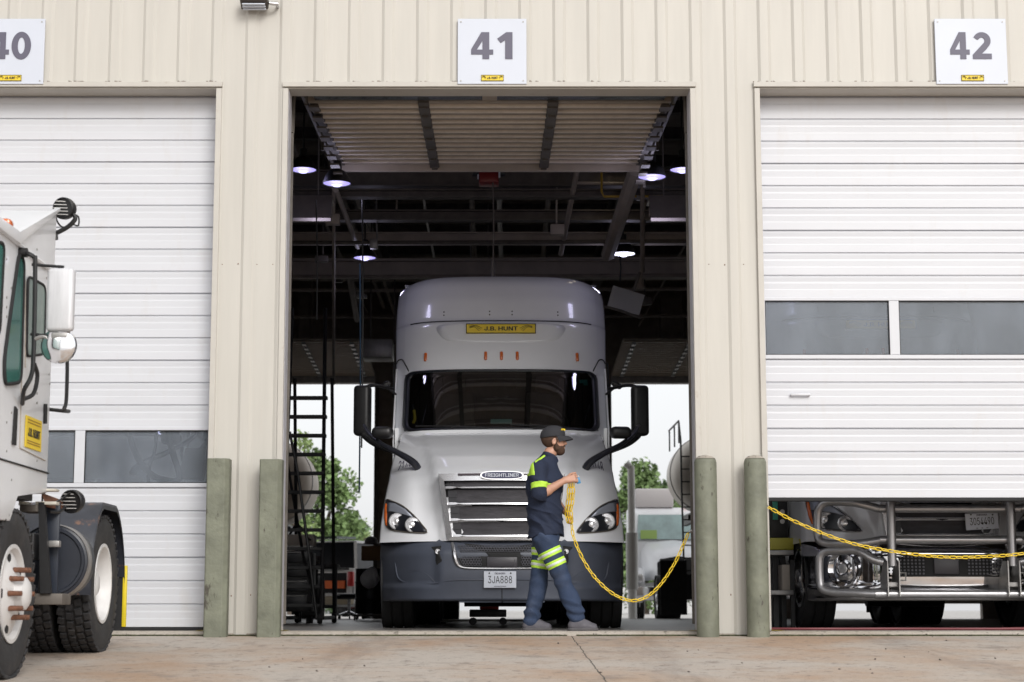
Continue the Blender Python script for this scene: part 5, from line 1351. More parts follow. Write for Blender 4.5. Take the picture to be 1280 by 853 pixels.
# sleeve stripe (near arm) and shoulder stripes
ax = sv.normalized(); p0 = Vector(sh_n).lerp(Vector(el_n), .55); p1 = Vector(sh_n).lerp(Vector(el_n), .77)
band(shirt, (-.3,-.36,p1.z-.06), (.28,-.12,p0.z+.08), [(tuple(p0), tuple(-ax)), (tuple(p1), tuple(ax)), ((0,-.135,0),(0,1,0))], .0035, 'sleeve_band', hivis, sh_o)
p0 = Vector(Q(673, 568, 0)); 
band(shirt, (-.3,-.36,zl(612)), (.0,.36,1.56), [(Q(667.5,592), (.93,0,.1)), (Q(660, 596), (-.1,0,-1)), (Q(660, 577), (0,0,1))], .0035, 'back_stripe', hivis, sh_o)
band(shirt, (-.3,-.36,zl(600)), (.28,.36,1.56), [(Q(674,577), (.75,0,-1.0)), (Q(672,573.5), (-.75,0,1.0)), (Q(690,590),(.8,0,-.5)), (Q(668,570),(-1,0,0)), ((0,-.05,0),(0,1,0))], .0035, 'shoulder_stripe', hivis, sh_o)
# collar, buttons placket
mb = MB(); cc = Vector(Q(687, 570)); 
for s in (-1,1):
    mb.tube([cc+Vector((-.055, 0, .012)), cc+Vector((-.035, s*.062, .012)), cc+Vector((.028, s*.052, -.012)), cc+Vector((.062, s*.018, -.045)), cc+Vector((.045, s*.045, -.065))], [.020,.022,.022,.018,.008], 8, sm=5, flat=.45)
mb.build('collar', navy, sh_o)
# trousers
tr = SDF((-.36,-.30,-.01), (.36,.30,.98), .0055)
tr.cone(Q(682,664), Q(682,676), .124, .124, .04, (1.06,.86,1))
for i, (hp, kn, an) in enumerate(((hip_n, kn_n, an_n), (hip_f, kn_f, an_f))):
    hp = (hp[0], hp[1]*.85, hp[2]); tr.cone(hp, kn, .103, .080, .03)
    low = (lerp(kn[0], an[0], 1.02), an[1], lerp(kn[2], an[2], 1.0)); tr.cone(kn, low, .078, .072, .02)
tr.plane((0,0,an_f[2]-.048), (0,0,-1))
def wr_tr(x,y,z): return -crease(x,y,z,22,1.3,.012,.4)*(np.exp(-((z-.16)/.12)**2)+.5*np.exp(-((z-.50)/.09)**2)) - crease(x,y,z,17,.55,.010,1.7)*(np.exp(-((z-.80)/.12)**2)+.5*np.exp(-((z-.36)/.12)**2)) +.002 + .0058*fbm(x*.8, y*.8, z*.6, 8) + .007*np.sin(75*z + 14*x + 2*np.sin(20*y))*np.exp(-((z-.17)/.075)**2) + .004*np.sin(50*z-30*x)*np.exp(-((z-.48)/.07)**2) + .005*np.sin(45*z+45*x)*np.exp(-((z-.83)/.07)**2)
tr.wrinkle(wr_tr)
tr_o = tr.mesh('trousers', navyp, man)
for (k0, k1, s0, s1) in ((682.5, 692.5, 685.6, 689.4), (698.5, 708.5, 701.6, 705.4)):
    for side, hp, kn in ((-1, hip_n, kn_n), (1, hip_f, kn_f)):
        ax = (Vector(kn)-Vector(hp)).normalized(); tilt = Vector((ax.x*1.15,0,ax.z)).normalized()
        cxp = 697 if side < 0 else 672
        for a, b_, off, nm, m in ((k0, k1, .0035, 'reflective_band', hivis), (s0, s1, .0060, 'silver_strip', silver)):
            dz = 2.0 if side > 0 else 0.0
            pl = [(Q(cxp, a+dz), tuple(-tilt)), (Q(cxp, b_+dz), tuple(tilt)), ((0, .0, 0), (0, -side, 0))]
            band(tr, (-.36, -.30 if side < 0 else -.02, zl(722)), (.36, .02 if side < 0 else .30, zl(672)), pl, off, nm, m, tr_o)
# shoes
for an, tx, py in ((an_n, 749, 783), (an_f, 690, 784)):
    sh = SDF((an[0]-.16, an[1]-.09, -.02), (an[0]+.26, an[1]+.09, .18), .0045)
    ax_ = an[0]; y = an[1]; gz = .004
    sh.cone((ax_, y, .075), (ax_-.012, y, .06), .050, .047, .03, (1,1.1,1)).cone((ax_-.035, y, .045), (ax_+.05, y-.003, .045), .044, .046, .03, (1,1.0,1)).cone((ax_+.05, y, .042), (ax_+.145, y-.004, .032), .046, .036, .03, (1,.9,1.0)).cone((ax_+.02,y,.09),(ax_+.09,y,.055),.028,.03,.03)
    sh.plane((0,0,.014), (0,0,-1)); so_ = sh.mesh('shoe', shoem, man)
    so = SDF((an[0]-.16, an[1]-.09, -.03), (an[0]+.26, an[1]+.09, .08), .0045)
    so.cone((ax_-.035, y, .014), (ax_+.05, y, .014), .048, .050, .02).cone((ax_+.05, y, .014), (ax_+.150, y-.004, .018), .050, .040, .02); so.plane((0,0,.026), (0,0,1)); so.plane((0,0,.0), (0,0,-1)); so.mesh('shoe_sole', solem, so_)
    mb = MB()
    for q in range(4): mb.tube([(ax_+.035+q*.018, y-.03, .098-q*.012), (ax_+.045+q*.018, y, .108-q*.012), (ax_+.035+q*.018, y+.03, .098-q*.012)], .003, 5, sm=3)
    mb.build('laces', solem, so_)
# blue card / lighter held in the near hand is a small object
c = P(723, 601, YM-.10); t = thing('spray_tag', 'small blue tag held in the raised hand of the man', 'tag', c); mb = MB(c); mb.box(c, (.035,.012,.055), .004, (0, R(-12), 0)); mb.build('tag_body', mat('blue_tag', (.04,.22,.42), .4), t); mb = MB(c); mb.box(c+Vector((0,0,.036)), (.018,.010,.016), .003); mb.build('tag_clip', galv, t)
# chain in his hands
up_ = P(713.5, 601, YM-.10); lw = P(714.5, 655, YM+.02)
t = thing('barrier_chain', 'yellow plastic chain sagging from the hands of the man to the right door jamb', 'chain', lw, group='yellow barrier chains')
mb = MB(lw)
pts = smoothpath([lw, P(717, 672, YM), P(728, 698, .18), P(742, 720, .15), P(760, 738, .12), P(778, 748.5, .10), P(795, 751, .09), P(812, 744, .08), P(828, 728, .07), P(843, 705, .05), P(853, 684, .04), P(861, 665, .03)], 10); chain_mesh(mb, pts)
for k, dx in enumerate((-1.5, 1, 3.5)):
    pp = smoothpath([P(713+dx, 602, YM-.10), P(712+dx*1.3, 622, YM-.08+.012*k), P(709.5+dx*1.2, 642, YM-.03), P(713+dx, 660, YM+.01)], 8); chain_mesh(mb, pp)
mb.build('chain_links', yellowchain, t)
mb = MB(lw); e = P(861, 665, .03); mb.cyl(e, e+Vector((.03,.0,.01)), .012, n=10); mb.build('hook', galv, t)
# ------------------------------------------------------------------ white yard tractor on the left
XS = -2.95
G = lambda y: .04*y
O = Vector((-4.1, -3.6, G(-3.6)))
t = thing('yard_tractor', 'white terminal tractor with round chrome mirror on the apron at far left', 'truck', O)
pw = paint_white
def S_(px, py, X=XS): return PX(px, py, X)
# cab: side profile in the (Y,Z) plane, extruded towards -X
side = [S_(69,261), S_(18,292.5)]
yF = side[1].y - .75; zF = side[1].z - .012
side = [S_(69,261), S_(18,292.5), Vector((XS, yF, side[1].z-.0)), Vector((XS, yF-.45, S_(0,500).z)), Vector((XS, yF-.5, S_(12,655).z)), S_(13,652), S_(22,618), S_(61,618)]
rearY = (S_(69,261).y + S_(61,618).y)/2; side[0].y = rearY; side[-1].y = rearY
mb = MB(O)
W_ = 1.55
mb.prism([Vector(p) for p in side], (-W_, 0, 0), .012); cab = mb.build('cab', pw, t, True, 30)
# roof fascia lip and side gutter
a, b_ = S_(18,294), S_(69,262)
mb = MB(O); mb.prism([a+Vector((.0,-.85,-.05)), a+Vector((0,-.85,.015)), a+Vector((0,.0,.015)), b_+Vector((0,0,.012)), b_+Vector((0,0,-.012)), a+Vector((0,.02,-.05))], (.035,0,0), .004); mb.build('roof_lip', pw, cab)
mb = MB(O); mb.tube([S_(17,302)+Vector((.012,-.9,.03)), S_(18,303)+Vector((.012,0,0)), S_(60,337)+Vector((.012,0,0))], .014, 6); mb.build('gutter', pw, cab)
p = S_(4, 282, XS-.03); mb = MB(O); mb.box(p+Vector((0,-.02,0)), (.12,.10,.065), .02); mb.build('marker_lamp', amber, cab)
def pane(pts, name, m, off=.004, frame=.012, X=XS):
    P3 = [S_(*q) for q in pts]; P3 = [Vector((X+off, p.y, p.z)) for p in P3]
    sm = smoothpath(P3, 4, True)
    sm = []
    n = len(P3)
    for i in range(n):
        a, c_, d = P3[i-1], P3[i], P3[(i+1) % n]
        r = .07
        u = (a-c_).normalized()*min(r, (a-c_).length*.4); v = (d-c_).normalized()*min(r, (d-c_).length*.4)
        for k in range(5):
            tt = k/4; sm.append((c_+u).lerp(c_, tt).lerp(c_.lerp(c_+v, tt), tt))
    mb = MB(O); mb.prism(sm, (.006,0,0)); w_ = mb.build(name, m, cab, False)
    mb = MB(O); mb.tube([q+Vector((.006,0,0)) for q in sm], frame, 6, closed=True); mb.build('rubber_frame', blackmat, w_)
    return w_
pane([(22,316),(28,326),(24,478),(4,481),(3,452),(9,406)], 'door_window', glass_green)
pane([(33,345),(55,358),(53,443),(31,446)], 'side_window', glass_pale, frame=.009)
pane([(-34,300),(3,304),(1,340),(-3,420),(-40,420)], 'corner_window', glass_green)
# door outline, seam, hinges
mb = MB(O); mb.tube([S_(-20,562)+Vector((.004,0,0)), S_(0,574)+Vector((.004,0,0)), S_(60,592)+Vector((.004,0,0))], .006, 5); mb.build('body_seam', blackmat, cab)
mb = MB(O)
for a, b_ in (((30,350),(24,560)), ((31,350),(31,460)), ((24,560),(56,576))): mb.tube([S_(*a)+Vector((.003,0,0)), S_(*b_)+Vector((.003,0,0))], .004, 5)
mb.build('door_seam', steel_beam, cab)
mb = MB(O); rnd = random.Random(4)
for i in range(26): p = S_(rnd.choice([8, 14, 46, 58, 62-(i%3)*.5]), 300+i*12); mb.cyl(p, p+Vector((.004,0,0)), .008, n=8)
mb.build('rivet', galv, cab)
# door pull slot and vent slots
mb = MB(O); mb.prism([S_(17,508)+Vector((.003,0,0)), S_(20,512)+Vector((.003,0,0)), S_(18,557)+Vector((.003,0,0)), S_(14,556)+Vector((.003,0,0))], (.01,0,0)); mb.build('door_latch', blackmat, cab, False)
mb = MB(O); mb.prism([S_(54,505)+Vector((.003,0,0)), S_(57,505)+Vector((.003,0,0)), S_(56.5,530)+Vector((.003,0,0)), S_(53.5,530)+Vector((.003,0,0))], (.01,0,0)); mb.build('side_slot', blackmat, cab, False)
mb = MB(O); mb.tube([S_(33,455)+Vector((.05,0,0)), S_(35,470)+Vector((.06,0,0)), S_(32,492)+Vector((.05,0,0)), S_(24,500)+Vector((.02,0,0))], .014, 7, sm=5); mb.tube([S_(24,492)+Vector((.02,0,0)), S_(24,502)+Vector((.02,0,0))], .012, 6); mb.build('door_handle', black, cab)
# yellow reversed name sticker
q0, q1 = S_(31,527), S_(50,556); cY, cZ = (q0.y+q1.y)/2, (S_(40.5,542.5)).z; wY = abs(q1.y-q0.y)
mb = MB(O); mb.box((XS+.006, cY, cZ), (.006, wY, .20), .002); st = mb.build('name_sticker', yellow, cab, False)
M_ = (R(90), 0, R(90))
text('J.B. HUNT', .055, (XS+.011, cY, cZ), 'lettering', ink, st, bold=.03, sx=10+wY*.75, ext=.002, O=O, rot=M_)
mb = MB(O); [mb.box((XS+.0105, cY, cZ+k), (.002, wY*.8, .006)) for k in (.06, .078, -.055, -.07)]; mb.build('sticker_line', mat('brown_ink', (.35,.20,.02), .6), st, False)
# grab rail at the rear corner
mb = MB(O); mb.tube([S_(62,512)+Vector((.0,0,0)), S_(66,514)+Vector((.10,.02,0)), S_(80,512, XS+.12), S_(83,500, XS+.13), S_(84,450, XS+.13), S_(80,440, XS+.12)], .013, 7, sm=5); mb.build('grab_rail', black, cab)
# mirror set
XM = XS + .30
Yd = lambda px, X: PX(px, 400, X).y
c0 = PX(77, 376, XM-.02); Ym = c0.y
pw2 = lambda px, py: P(px, py, Ym)
mb = MB(O); pts = [S_(26,316)+Vector((.03,0,0)), pw2(34,317), pw2(42,321), pw2(44,332), pw2(42,440), pw2(39,470), pw2(30,488), S_(24,505)+Vector((.02,0,0))]
mb.tube(pts, .014, 8, sm=5); mb.tube([pw2(40,331), pw2(80,334)], .010, 6); mb.tube([pw2(38,418), pw2(62,420), pw2(80,418)], .010, 6); mb.cyl(S_(24,316)+Vector((0,0,0)), S_(24,316)+Vector((.05,0,0)), .03); ma = mb.build('mirror_bracket', black, t)
mb = MB(O); m0, m1 = pw2(58,414.5), pw2(94.5,336); mb.box((m0+m1)/2, (abs(m1.x-m0.x), .07, abs(m1.z-m0.z)), .022, (0,0,R(-6)), 3); mh = mb.build('mirror_housing', mat('brushed_mirror_back', (.66,.66,.68), .45, .25, var=.10, vscale=7, stretch=(4,4,.5)), ma)
mb = MB(O); cc_ = pw2(72.5,432); rr_ = (pw2(92,432)-pw2(72,432)).x*1.12
mb.lathe([(rr_,.03),(rr_,0),(rr_*.95,-.006),(rr_*.85,-.012),(rr_*.5,-.022),(0,-.026)], cc_, (.08,1,.0), 36); mb.build('round_mirror', chrome, ma)
mb = MB(O); mb.tube([pw2(43,424), pw2(55,421), pw2(66,430)], .013, 7, sm=4); mb.box(pw2(75,420), (.10,.05,.04), .01); mb.tube([pw2(83,418), pw2(79,424)], .012, 6); mb.build('mirror_clamp', galv, ma)
# work lights
def worklight(px, py, r, Y, arm, nm='work_light'):
    c = P(px, py, Y); mb = MB(O); mb.lathe([(0,.09),(r*.5,.085),(r*.85,.05),(r,.01),(r,-.03),(r*.93,-.035),(r*.88,-.015),(0,-.012)], c, (.25,1,.1), 24)
    w_ = mb.build(nm, black, t)
    mb = MB(O)
    for k in (-.6,-.3,0,.3,.6): 
        hl = r*math.sqrt(1-k*k)*.95; mb.cyl(c+Vector((-hl*.97,-.03,k*r)), c+Vector((hl*.97,-.03+.02,k*r)), .0035, n=5)
    mb.build('guard_grille', galv, w_)
    mb = MB(O); [mb.tube(a_, rad_, 6, sm=4) for a_, rad_ in arm]; mb.build('lamp_bracket', black, w_)
    return w_
Yr = rearY + .05
worklight(81, 261, .075, Yr, [([P(92,268,Yr), P(94,274,Yr), P(86,283,Yr), P(74,290,Yr), P(70,292,Yr), P(70,300,Yr)], .016), ([P(69,268,Yr), P(72,278,Yr), P(78,284,Yr), P(86,283,Yr)], .006), ([P(90,268,Yr), P(98,271,Yr), P(98,282,Yr), P(92,281,Yr)], .006)])
worklight(91, 627, .080, Yr+.25, [([P(84,632,Yr+.25), P(74,640,Yr+.1), P(62,640,Yr)], .010), ([P(88,616,Yr+.2), P(80,622,Yr+.2), P(70,628,Yr)], .007)])
# chassis
fx = XS
mb = MB(O)
for x in (-4.5, -3.75): mb.box2((x-.05, yF+.2, .34), (x+.05, -1.0, .62))
mb.box2((-4.6, rearY-.1, .55), (-3.0, rearY+.10, .72), .01); mb.cyl((-5.0, S_(131,700).y, .42), (-3.2, S_(131,700).y, .42), .10); mb.box2((-4.6,-2.6,.62),(-3.7,-1.0,.80),.02)
mb.box2((-4.9, yF+.1, .28), (-3.3, rearY-.2, .80), .02)
mb.build('chassis', black, t, False)
Yk = rearY
def pbox(x0, y0, x1, y1, Y, dep, nm, m, bev=.006, par=None):
    a = P(x0, y1, Y); b_ = P(x1, y0, Y); mb = MB(O); mb.box2((a.x, Y, a.z), (b_.x, Y+dep, b_.z), bev); return mb.build(nm, m, par or t)
cr = mat('cream_bracket', (.55,.52,.45), .5, var=.15, vscale=12)
for q in ((23,611,26,632),(26,611,70,614),(44,627,70,631),(26,627,34,631)): pbox(*q, Yk-.02, .1, 'rear_bracket', cr, .003)
pbox(24, 631, 47, 640, Yk-.05, .25, 'step_plate', steel_dark)
pbox(48, 614, 52, 745, Yk, .04, 'frame_upright', black); pbox(52, 628, 75, 742, Yk+.16, .03, 'frame_plate', mat('dark_blue_plate', (.018,.024,.038), .45, var=.2), .003)
pbox(30, 742, 78, 756, Yk, .25, 'cross_member', steel_dark, .006)
pbox(59, 676, 74, 684, Yk+.05, .06, 'bracket_bar', galv, .004)
mb = MB(O); a = P(49, 628, Yk-.02); mb.prism([P(48,628,Yk-.03), P(55,628,Yk-.03), P(63,742,Yk-.03), P(50,742,Yk-.03)], (0,.05,0)); mb.build('frame_brace', black, t, False)
mb = MB(O); mb.prism([P(51,616,Yk), P(78,626,Yk+.3), P(80,638,Yk+.3), P(58,634,Yk)], (0,.08,0), .004); mb.build('rusty_bracket', rust, t, False)
# big round tank, axis along the truck
Yt = Yk + .35; c = P(64, 702, Yt); r = (P(110,702,Yt)-c).x
mb = MB(O); mb.lathe([(0,.0),(r*.80,0),(r*.84,-.015),(r*.9,-.015),(r*.92,.0),(r,.01),(r,.22),(0,.24)], c, (0,1,0), 44); mb.build('air_tank', mat('tank_paint', (.03,.034,.045), .35, var=.2), t)
mb = MB(O); mb.lathe([(r*1.005,.05),(r*1.02,.055),(r*1.02,.11),(r*1.005,.115)], c, (0,1,0), 44); mb.lathe([(r*1.0,.0),(r*1.01,.02),(r*1.005,.06)], c, (0,1,0), 44); mb.build('tank_strap', galv, t)
# wheels
whub = mat('white_hub', (.68,.67,.66), .45, var=.07, vscale=6, dirt=(.28,.2,.15), dscale=7, dlo=.62, dhi=.8)
yf, yr = S_(18, 745).y, S_(131, 725).y
wheel(t, Vector((XS-.14, yf, G(yf)+.515))-O, .52, .28, 1, mrim=whub, tread='lug', dish=-.02, nutlen=.085, mnut=rust, nuts=10)
wheel(t, Vector((XS-2.0, yf, G(yf)+.515))-O, .52, .28, -1, mrim=whub, tread='lug')
wheel(t, Vector((XS-.125, yr, G(yr)+.51))-O, .515, .25, 1, mrim=whub, tread='lug', dish=.12, mt=rubber, holes=False, nutlen=.02, mnut=whub)
wheel(t, Vector((XS-.42, yr, G(yr)+.51))-O, .515, .25, -1, mrim=whub, tread='lug', dish=.05)
wheel(t, Vector((XS-1.62, yr, G(yr)+.51))-O, .515, .25, 1, mrim=whub, tread='lug', dish=.05)
wheel(t, Vector((XS-1.90, yr, G(yr)+.51))-O, .515, .25, -1, mrim=whub, tread='lug')
# fender over the rear wheels
fm = mat('worn_fender', (.035,.038,.048), .42, var=.2, vscale=8, dirt=(.18,.10,.07), dscale=6, dlo=.6, dhi=.7)
mb = MB(O); rf = .61; zc = G(yr)+.51; rows = []
for i in range(25):
    a = R(190 - i*(190+0)/24) if i else R(190)
    a = R(188 - 183*i/24); cy_, cz_ = yr - math.cos(a)*-rf*-1*-1, 0
    y_ = yr + rf*math.cos(a); z_ = zc + min(rf*math.sin(a)*1.08, .60)
    rows.append([(XS+.03, y_, z_-.02), (XS+.02, y_, z_), (XS-.55, y_, z_), (XS-.56, y_, z_-.02)])
mb.grid(rows); mb.grid([[Vector(p)-Vector((0,0,.0)) for p in (r_[0], (r_[0][0]-.002, r_[0][1], r_[0][2]-.03))] for r_ in rows]); mb.build('rear_fender', fm, t, True, 60)
mb = MB(O); y_ = yr+rf+.01; mb.box2((XS-.5, y_, G(yr)+.16), (XS+.035, y_+.012, zc+.12)); mb.build('mud_flap', rubberdk, t, False)
mb = MB(O); mb.box2((XS+.012, y_-.010, G(yr)+.18), (XS+.045, y_+.02, zc+.15), .006); mb.build('yellow_edge', mat('yellow_flap', (.72,.56,.02), .5, var=.1), t)
mb = MB(O); mb.box2((XS-.62, S_(0,700).y-.5, .25), (XS+.0, S_(8,700).y-.0, .52), .02); 
mb.b.free()
pf = P(0, 655, yf-.5)
mb = MB(O); mb.box2((XS-.5, yf-.75, zc+.18), (XS+.01, yf-.58, zc+.62), .02); mb.box2((XS-.5, yf-.6, zc+.50), (XS-.05, yf+.55, zc+.56)); mb.build('front_mud_guard', black, t)
# ------------------------------------------------------------------ trees
leafA = mat('leaf_mid', (.13,.20,.07), .7, var=.5, vscale=.9); leafB = mat('leaf_light', (.22,.30,.11), .7, var=.4, vscale=.9); leafC = mat('leaf_dark', (.10,.16,.07), .7, var=.5, vscale=.9)
bark = mat('bark', (.09,.07,.055), .9, var=.3, vscale=10)
def tree(x, y, h_, rad, m, label, seed=1, low=.2, name='broadleaf_tree', n=7000, lobes=20):
    rnd = random.Random(seed); O_ = Vector((x, y, 0)); t = thing(name, label, 'tree', O_, group='trees beyond the back yard')
    mb = MB(O_); mb.tube([(x,y,0),(x+.05*h_*.3,y,h_*.3),(x,y,h_*.85)], [h_*.03,h_*.022,h_*.006], 8, sm=3)
    cl = []
    for i in range(lobes):
        a = rnd.uniform(0, 6.28); zz = rnd.uniform(low, .95); rr = rad*math.sin(math.pi*min(.98, (zz-low+.10)/(1.08-low)))**.6*rnd.uniform(.35, .8)
        c = Vector((x+rr*math.cos(a), y+rr*math.sin(a), h_*zz)); cl.append((c, rad*rnd.uniform(.22,.44)))
        mb.tube([(x,y,h_*zz*.5), Vector((x,y,h_*zz*.6)).lerp(c,.5), c], [h_*.010,h_*.007,h_*.002], 5)
    mb.build('trunk', bark, t)
    mb = MB(O_); s0 = rad*.045
    for c, r in cl:
        for k in range(n//lobes):
            d = Vector((rnd.gauss(0,1), rnd.gauss(0,1), rnd.gauss(0,.8))).normalized()*r*rnd.uniform(.5,1.08)
            p = c + d; s = s0*rnd.uniform(.5,1.5); M = Euler((rnd.uniform(-1.2,1.2), rnd.uniform(-1.2,1.2), rnd.uniform(0,6.3))).to_matrix()
            vs = [mb.b.verts.new(p - O_ + M @ Vector(q)*s) for q in ((-1,-.45,0),(0,-.7,.25),(1,0,0),(0,.7,.25),(-1,.45,0))]
            mb.b.faces.new(vs)
    mb.build('crown', m, t, False, recalc=False)
    return t
def bgx(px, y): return P(px, 740, y).x
tree(bgx(400, 78), 78, (763-566)/2312*94*1.02, 2.6, leafA, 'tall dense green tree seen through the ladder', 2, .12)
tree(bgx(432, 92), 92, (763-650)/2312*108, 2.6, leafC, 'lower tree right of the tall tree behind the ladder', 5, .05)
tree(bgx(455, 88), 88, (763-655)/2312*104*1.04, 1.9, leafB, 'pale sparse young tree left of the truck', 8, .1, n=900, lobes=10)
tree(bgx(366, 70), 70, (763-520)/2312*86, 1.6, leafB, 'thin pale tree at the left edge of the doorway', 12, .1, n=1100, lobes=10)
tree(bgx(806, 84), 84, (763-584)/2312*100*1.02, 2.5, leafA, 'round green tree above the white parked truck', 17, .1)
tree(bgx(845, 95), 95, (763-600)/2312*111, 3.0, leafC, 'dark tree behind the tank trailer', 19, .1)
tree(bgx(768, 100), 100, (763-618)/2312*116, 2.2, leafA, 'small tree hidden partly by the right truck mirror', 23, .05, n=1500)
# ------------------------------------------------------------------ far yard: buildings and cars
c = Vector((bgx(452, 105), 105, 0)); t = thing('warehouse', 'low grey building beyond the yard left of the truck', 'building', c)
mb = MB(c); mb.box2((c.x-3, 104, 0), (c.x+6, 110, 3.1)); mb.build('wall', mat('grey_wall', (.32,.33,.34), .7), t, False)
mb = MB(c); mb.prism([(c.x-3.3,103.6,3.1),(c.x-3.3,110.4,3.1),(c.x-3.3,107,3.9)], (9.6,0,0)); mb.build('roof', mat('grey_roof', (.22,.23,.25), .7), t, False)
c = Vector((bgx(800, 120), 120, 0)); t = thing('storage_shed', 'long pale shed beyond the yard right of the truck', 'building', c)
mb = MB(c); mb.box2((c.x-5, 118, 0), (c.x+5, 124, 3.6)); mb.build('wall', mat('pale_wall', (.5,.5,.5), .7), t, False)
mb = MB(c); mb.prism([(c.x-5.3,117.6,3.6),(c.x-5.3,124.4,3.6),(c.x-5.3,121,4.6)], (10.6,0,0)); mb.build('roof', mat('grey_roof', (.22,.23,.25)), t, False)
def car(x, y, w_, h_, L_, m, label, rot=0, name='parked_car', lift=False, front=False):
    t = thing(name, label, 'car', (x, y, 0), rot)
    hw = w_/2
    # body by lofting cross sections along the length (rear at y=0, faces the building)
    st = [(0,.42,.62*h_,.96),(.05,.36,.66*h_,1),(.5,.30,.60*h_,1),(L_-.9,.30,.58*h_,1),(L_-.15,.32,.50*h_,.97),(L_,.40,.44*h_,.9)]
    mb = MB(); mb.grid([[(sx*hw*k*wd, yy, z_) for sx, z_, k in ((-1,z0,.96),(-1,z0+.15,1),(-1,lerp(z0,z1,.7),1),(-1,z1,.95),(0,z1+.02,1),(1,z1,.95),(1,lerp(z0,z1,.7),1),(1,z0+.15,1),(1,z0,.96))] for yy, z0, z1, wd in st])
    for yy, z0, z1, wd in (st[0], st[-1]): mb.poly([(sx*hw*k*wd, yy, z_) for sx, z_, k in ((-1,z0,.96),(-1,z1,.95),(1,z1,.95),(1,z0,.96))])
    body = mb.build('body', m, t, True, 50)
    top = [(.10 if name != 'pickup' else L_*.4, .60), (.32 if name != 'pickup' else L_*.45, 1.0), (L_*.52, 1.0), (L_*.70, .60)]
    mb = MB(); 
    mb.grid([[(sx*hw*(.94 if f_ < .9 else .78), yy, h_*f_) for sx in (-1, -.5, .5, 1)] for yy, f_ in top]); 
    for s in (-1,1): mb.poly([(s*hw*(.94 if f_ < .9 else .78), yy, h_*f_) for yy, f_ in top])
    mb.build('cabin', blkplastic, t, True)
    mb = MB(); mb.box2((-hw*.78, top[1][0], h_*.99), (hw*.78, top[2][0], h_*1.02), .02)
    for s in (-1,1):
        for (y0,f0),(y1,f1) in zip(top[:-1], top[1:]): mb.beam((s*hw*(.945 if f0<.9 else .785), y0, h_*f0), (s*hw*(.945 if f1<.9 else .785), y1, h_*f1), .07, .05)
    mb.build('roof', m, t, False)
    for s in (-1,1):
        mb = MB(); mb.box((s*hw*.88, -.015, h_*.52), (.16,.08,.34), .02); mb.box((s*hw*.88, -.05, h_*.52), (.10,.03,.06), .005); mb.build('tail_lamp', red, t)
        for yy in (.85, L_-.9):
            mb = MB(); mb.lathe([(.15,-.1),(.33,-.11),(.345,-.08),(.345,.08),(.33,.11),(.15,.1)], (s*(hw-.12), yy, .345), (1,0,0), 24); w_o = mb.build('wheel', rubberdk, t)
            mb = MB(); mb.lathe([(.21,.085*1),(.16,.06),(.05,.09),(0,.09)], (s*(hw-.12), yy, .345), (s,0,0), 16); mb.build('rim', chrome_dull, w_o)
    mb = MB(); mb.box((0,-.03,.45), (w_*.95,.16,.20), .04); mb.build('rear_bumper', blkplastic if not lift else mat('tan_bumper', (.33,.28,.2), .5), t)
    if lift:
        mb = MB(); mb.prism([(-hw*.85,-.62,h_*1.03),(hw*.85,-.62,h_*1.03),(hw*.80,.32,h_*1.04),(-hw*.80,.32,h_*1.04)], (0,0,.05)); 
        mb.build('liftgate', mat('liftgate_glass', (.10,.14,.13), .2, coat=.4), t, False)
        mb = MB(); mb.box2((-hw*.8, .02, h_*.62), (hw*.8, .06, h_*.66)); mb.box2((-hw*.75,-.005,.62),(hw*.75,.03,h_*.6)); mb.build('cargo_opening', blackmat, t, False)
        mb = MB(); mb.box2((hw*.0,-.05,h_*.40),(hw*.72,-.01,h_*.50)); mb.build('orange_vest', orange, t, False)
    return t
car(bgx(400, 27.5), 27.5, 1.95, 1.82, 4.8, mat('silver_car', (.80,.80,.80), .3, .3, coat=.5), 'silver estate car with its liftgate raised, behind the ladder', R(-27), lift=True)
car(bgx(452, 46), 46, 1.8, 1.5, 4.4, mat('red_car', (.30,.03,.03), .3, coat=.5), 'red car parked beyond the silver estate car', R(-10))
car(bgx(458, 66), 66, 1.9, 1.75, 4.7, mat('dark_car', (.06,.08,.10), .3, coat=.5), 'dark blue grey car far out in the yard', R(5))
car(bgx(444, 56), 56, 1.85, 1.6, 4.5, mat('white_car', (.6,.6,.6), .3, coat=.5), 'white car parked in front of the low grey building', R(-6))
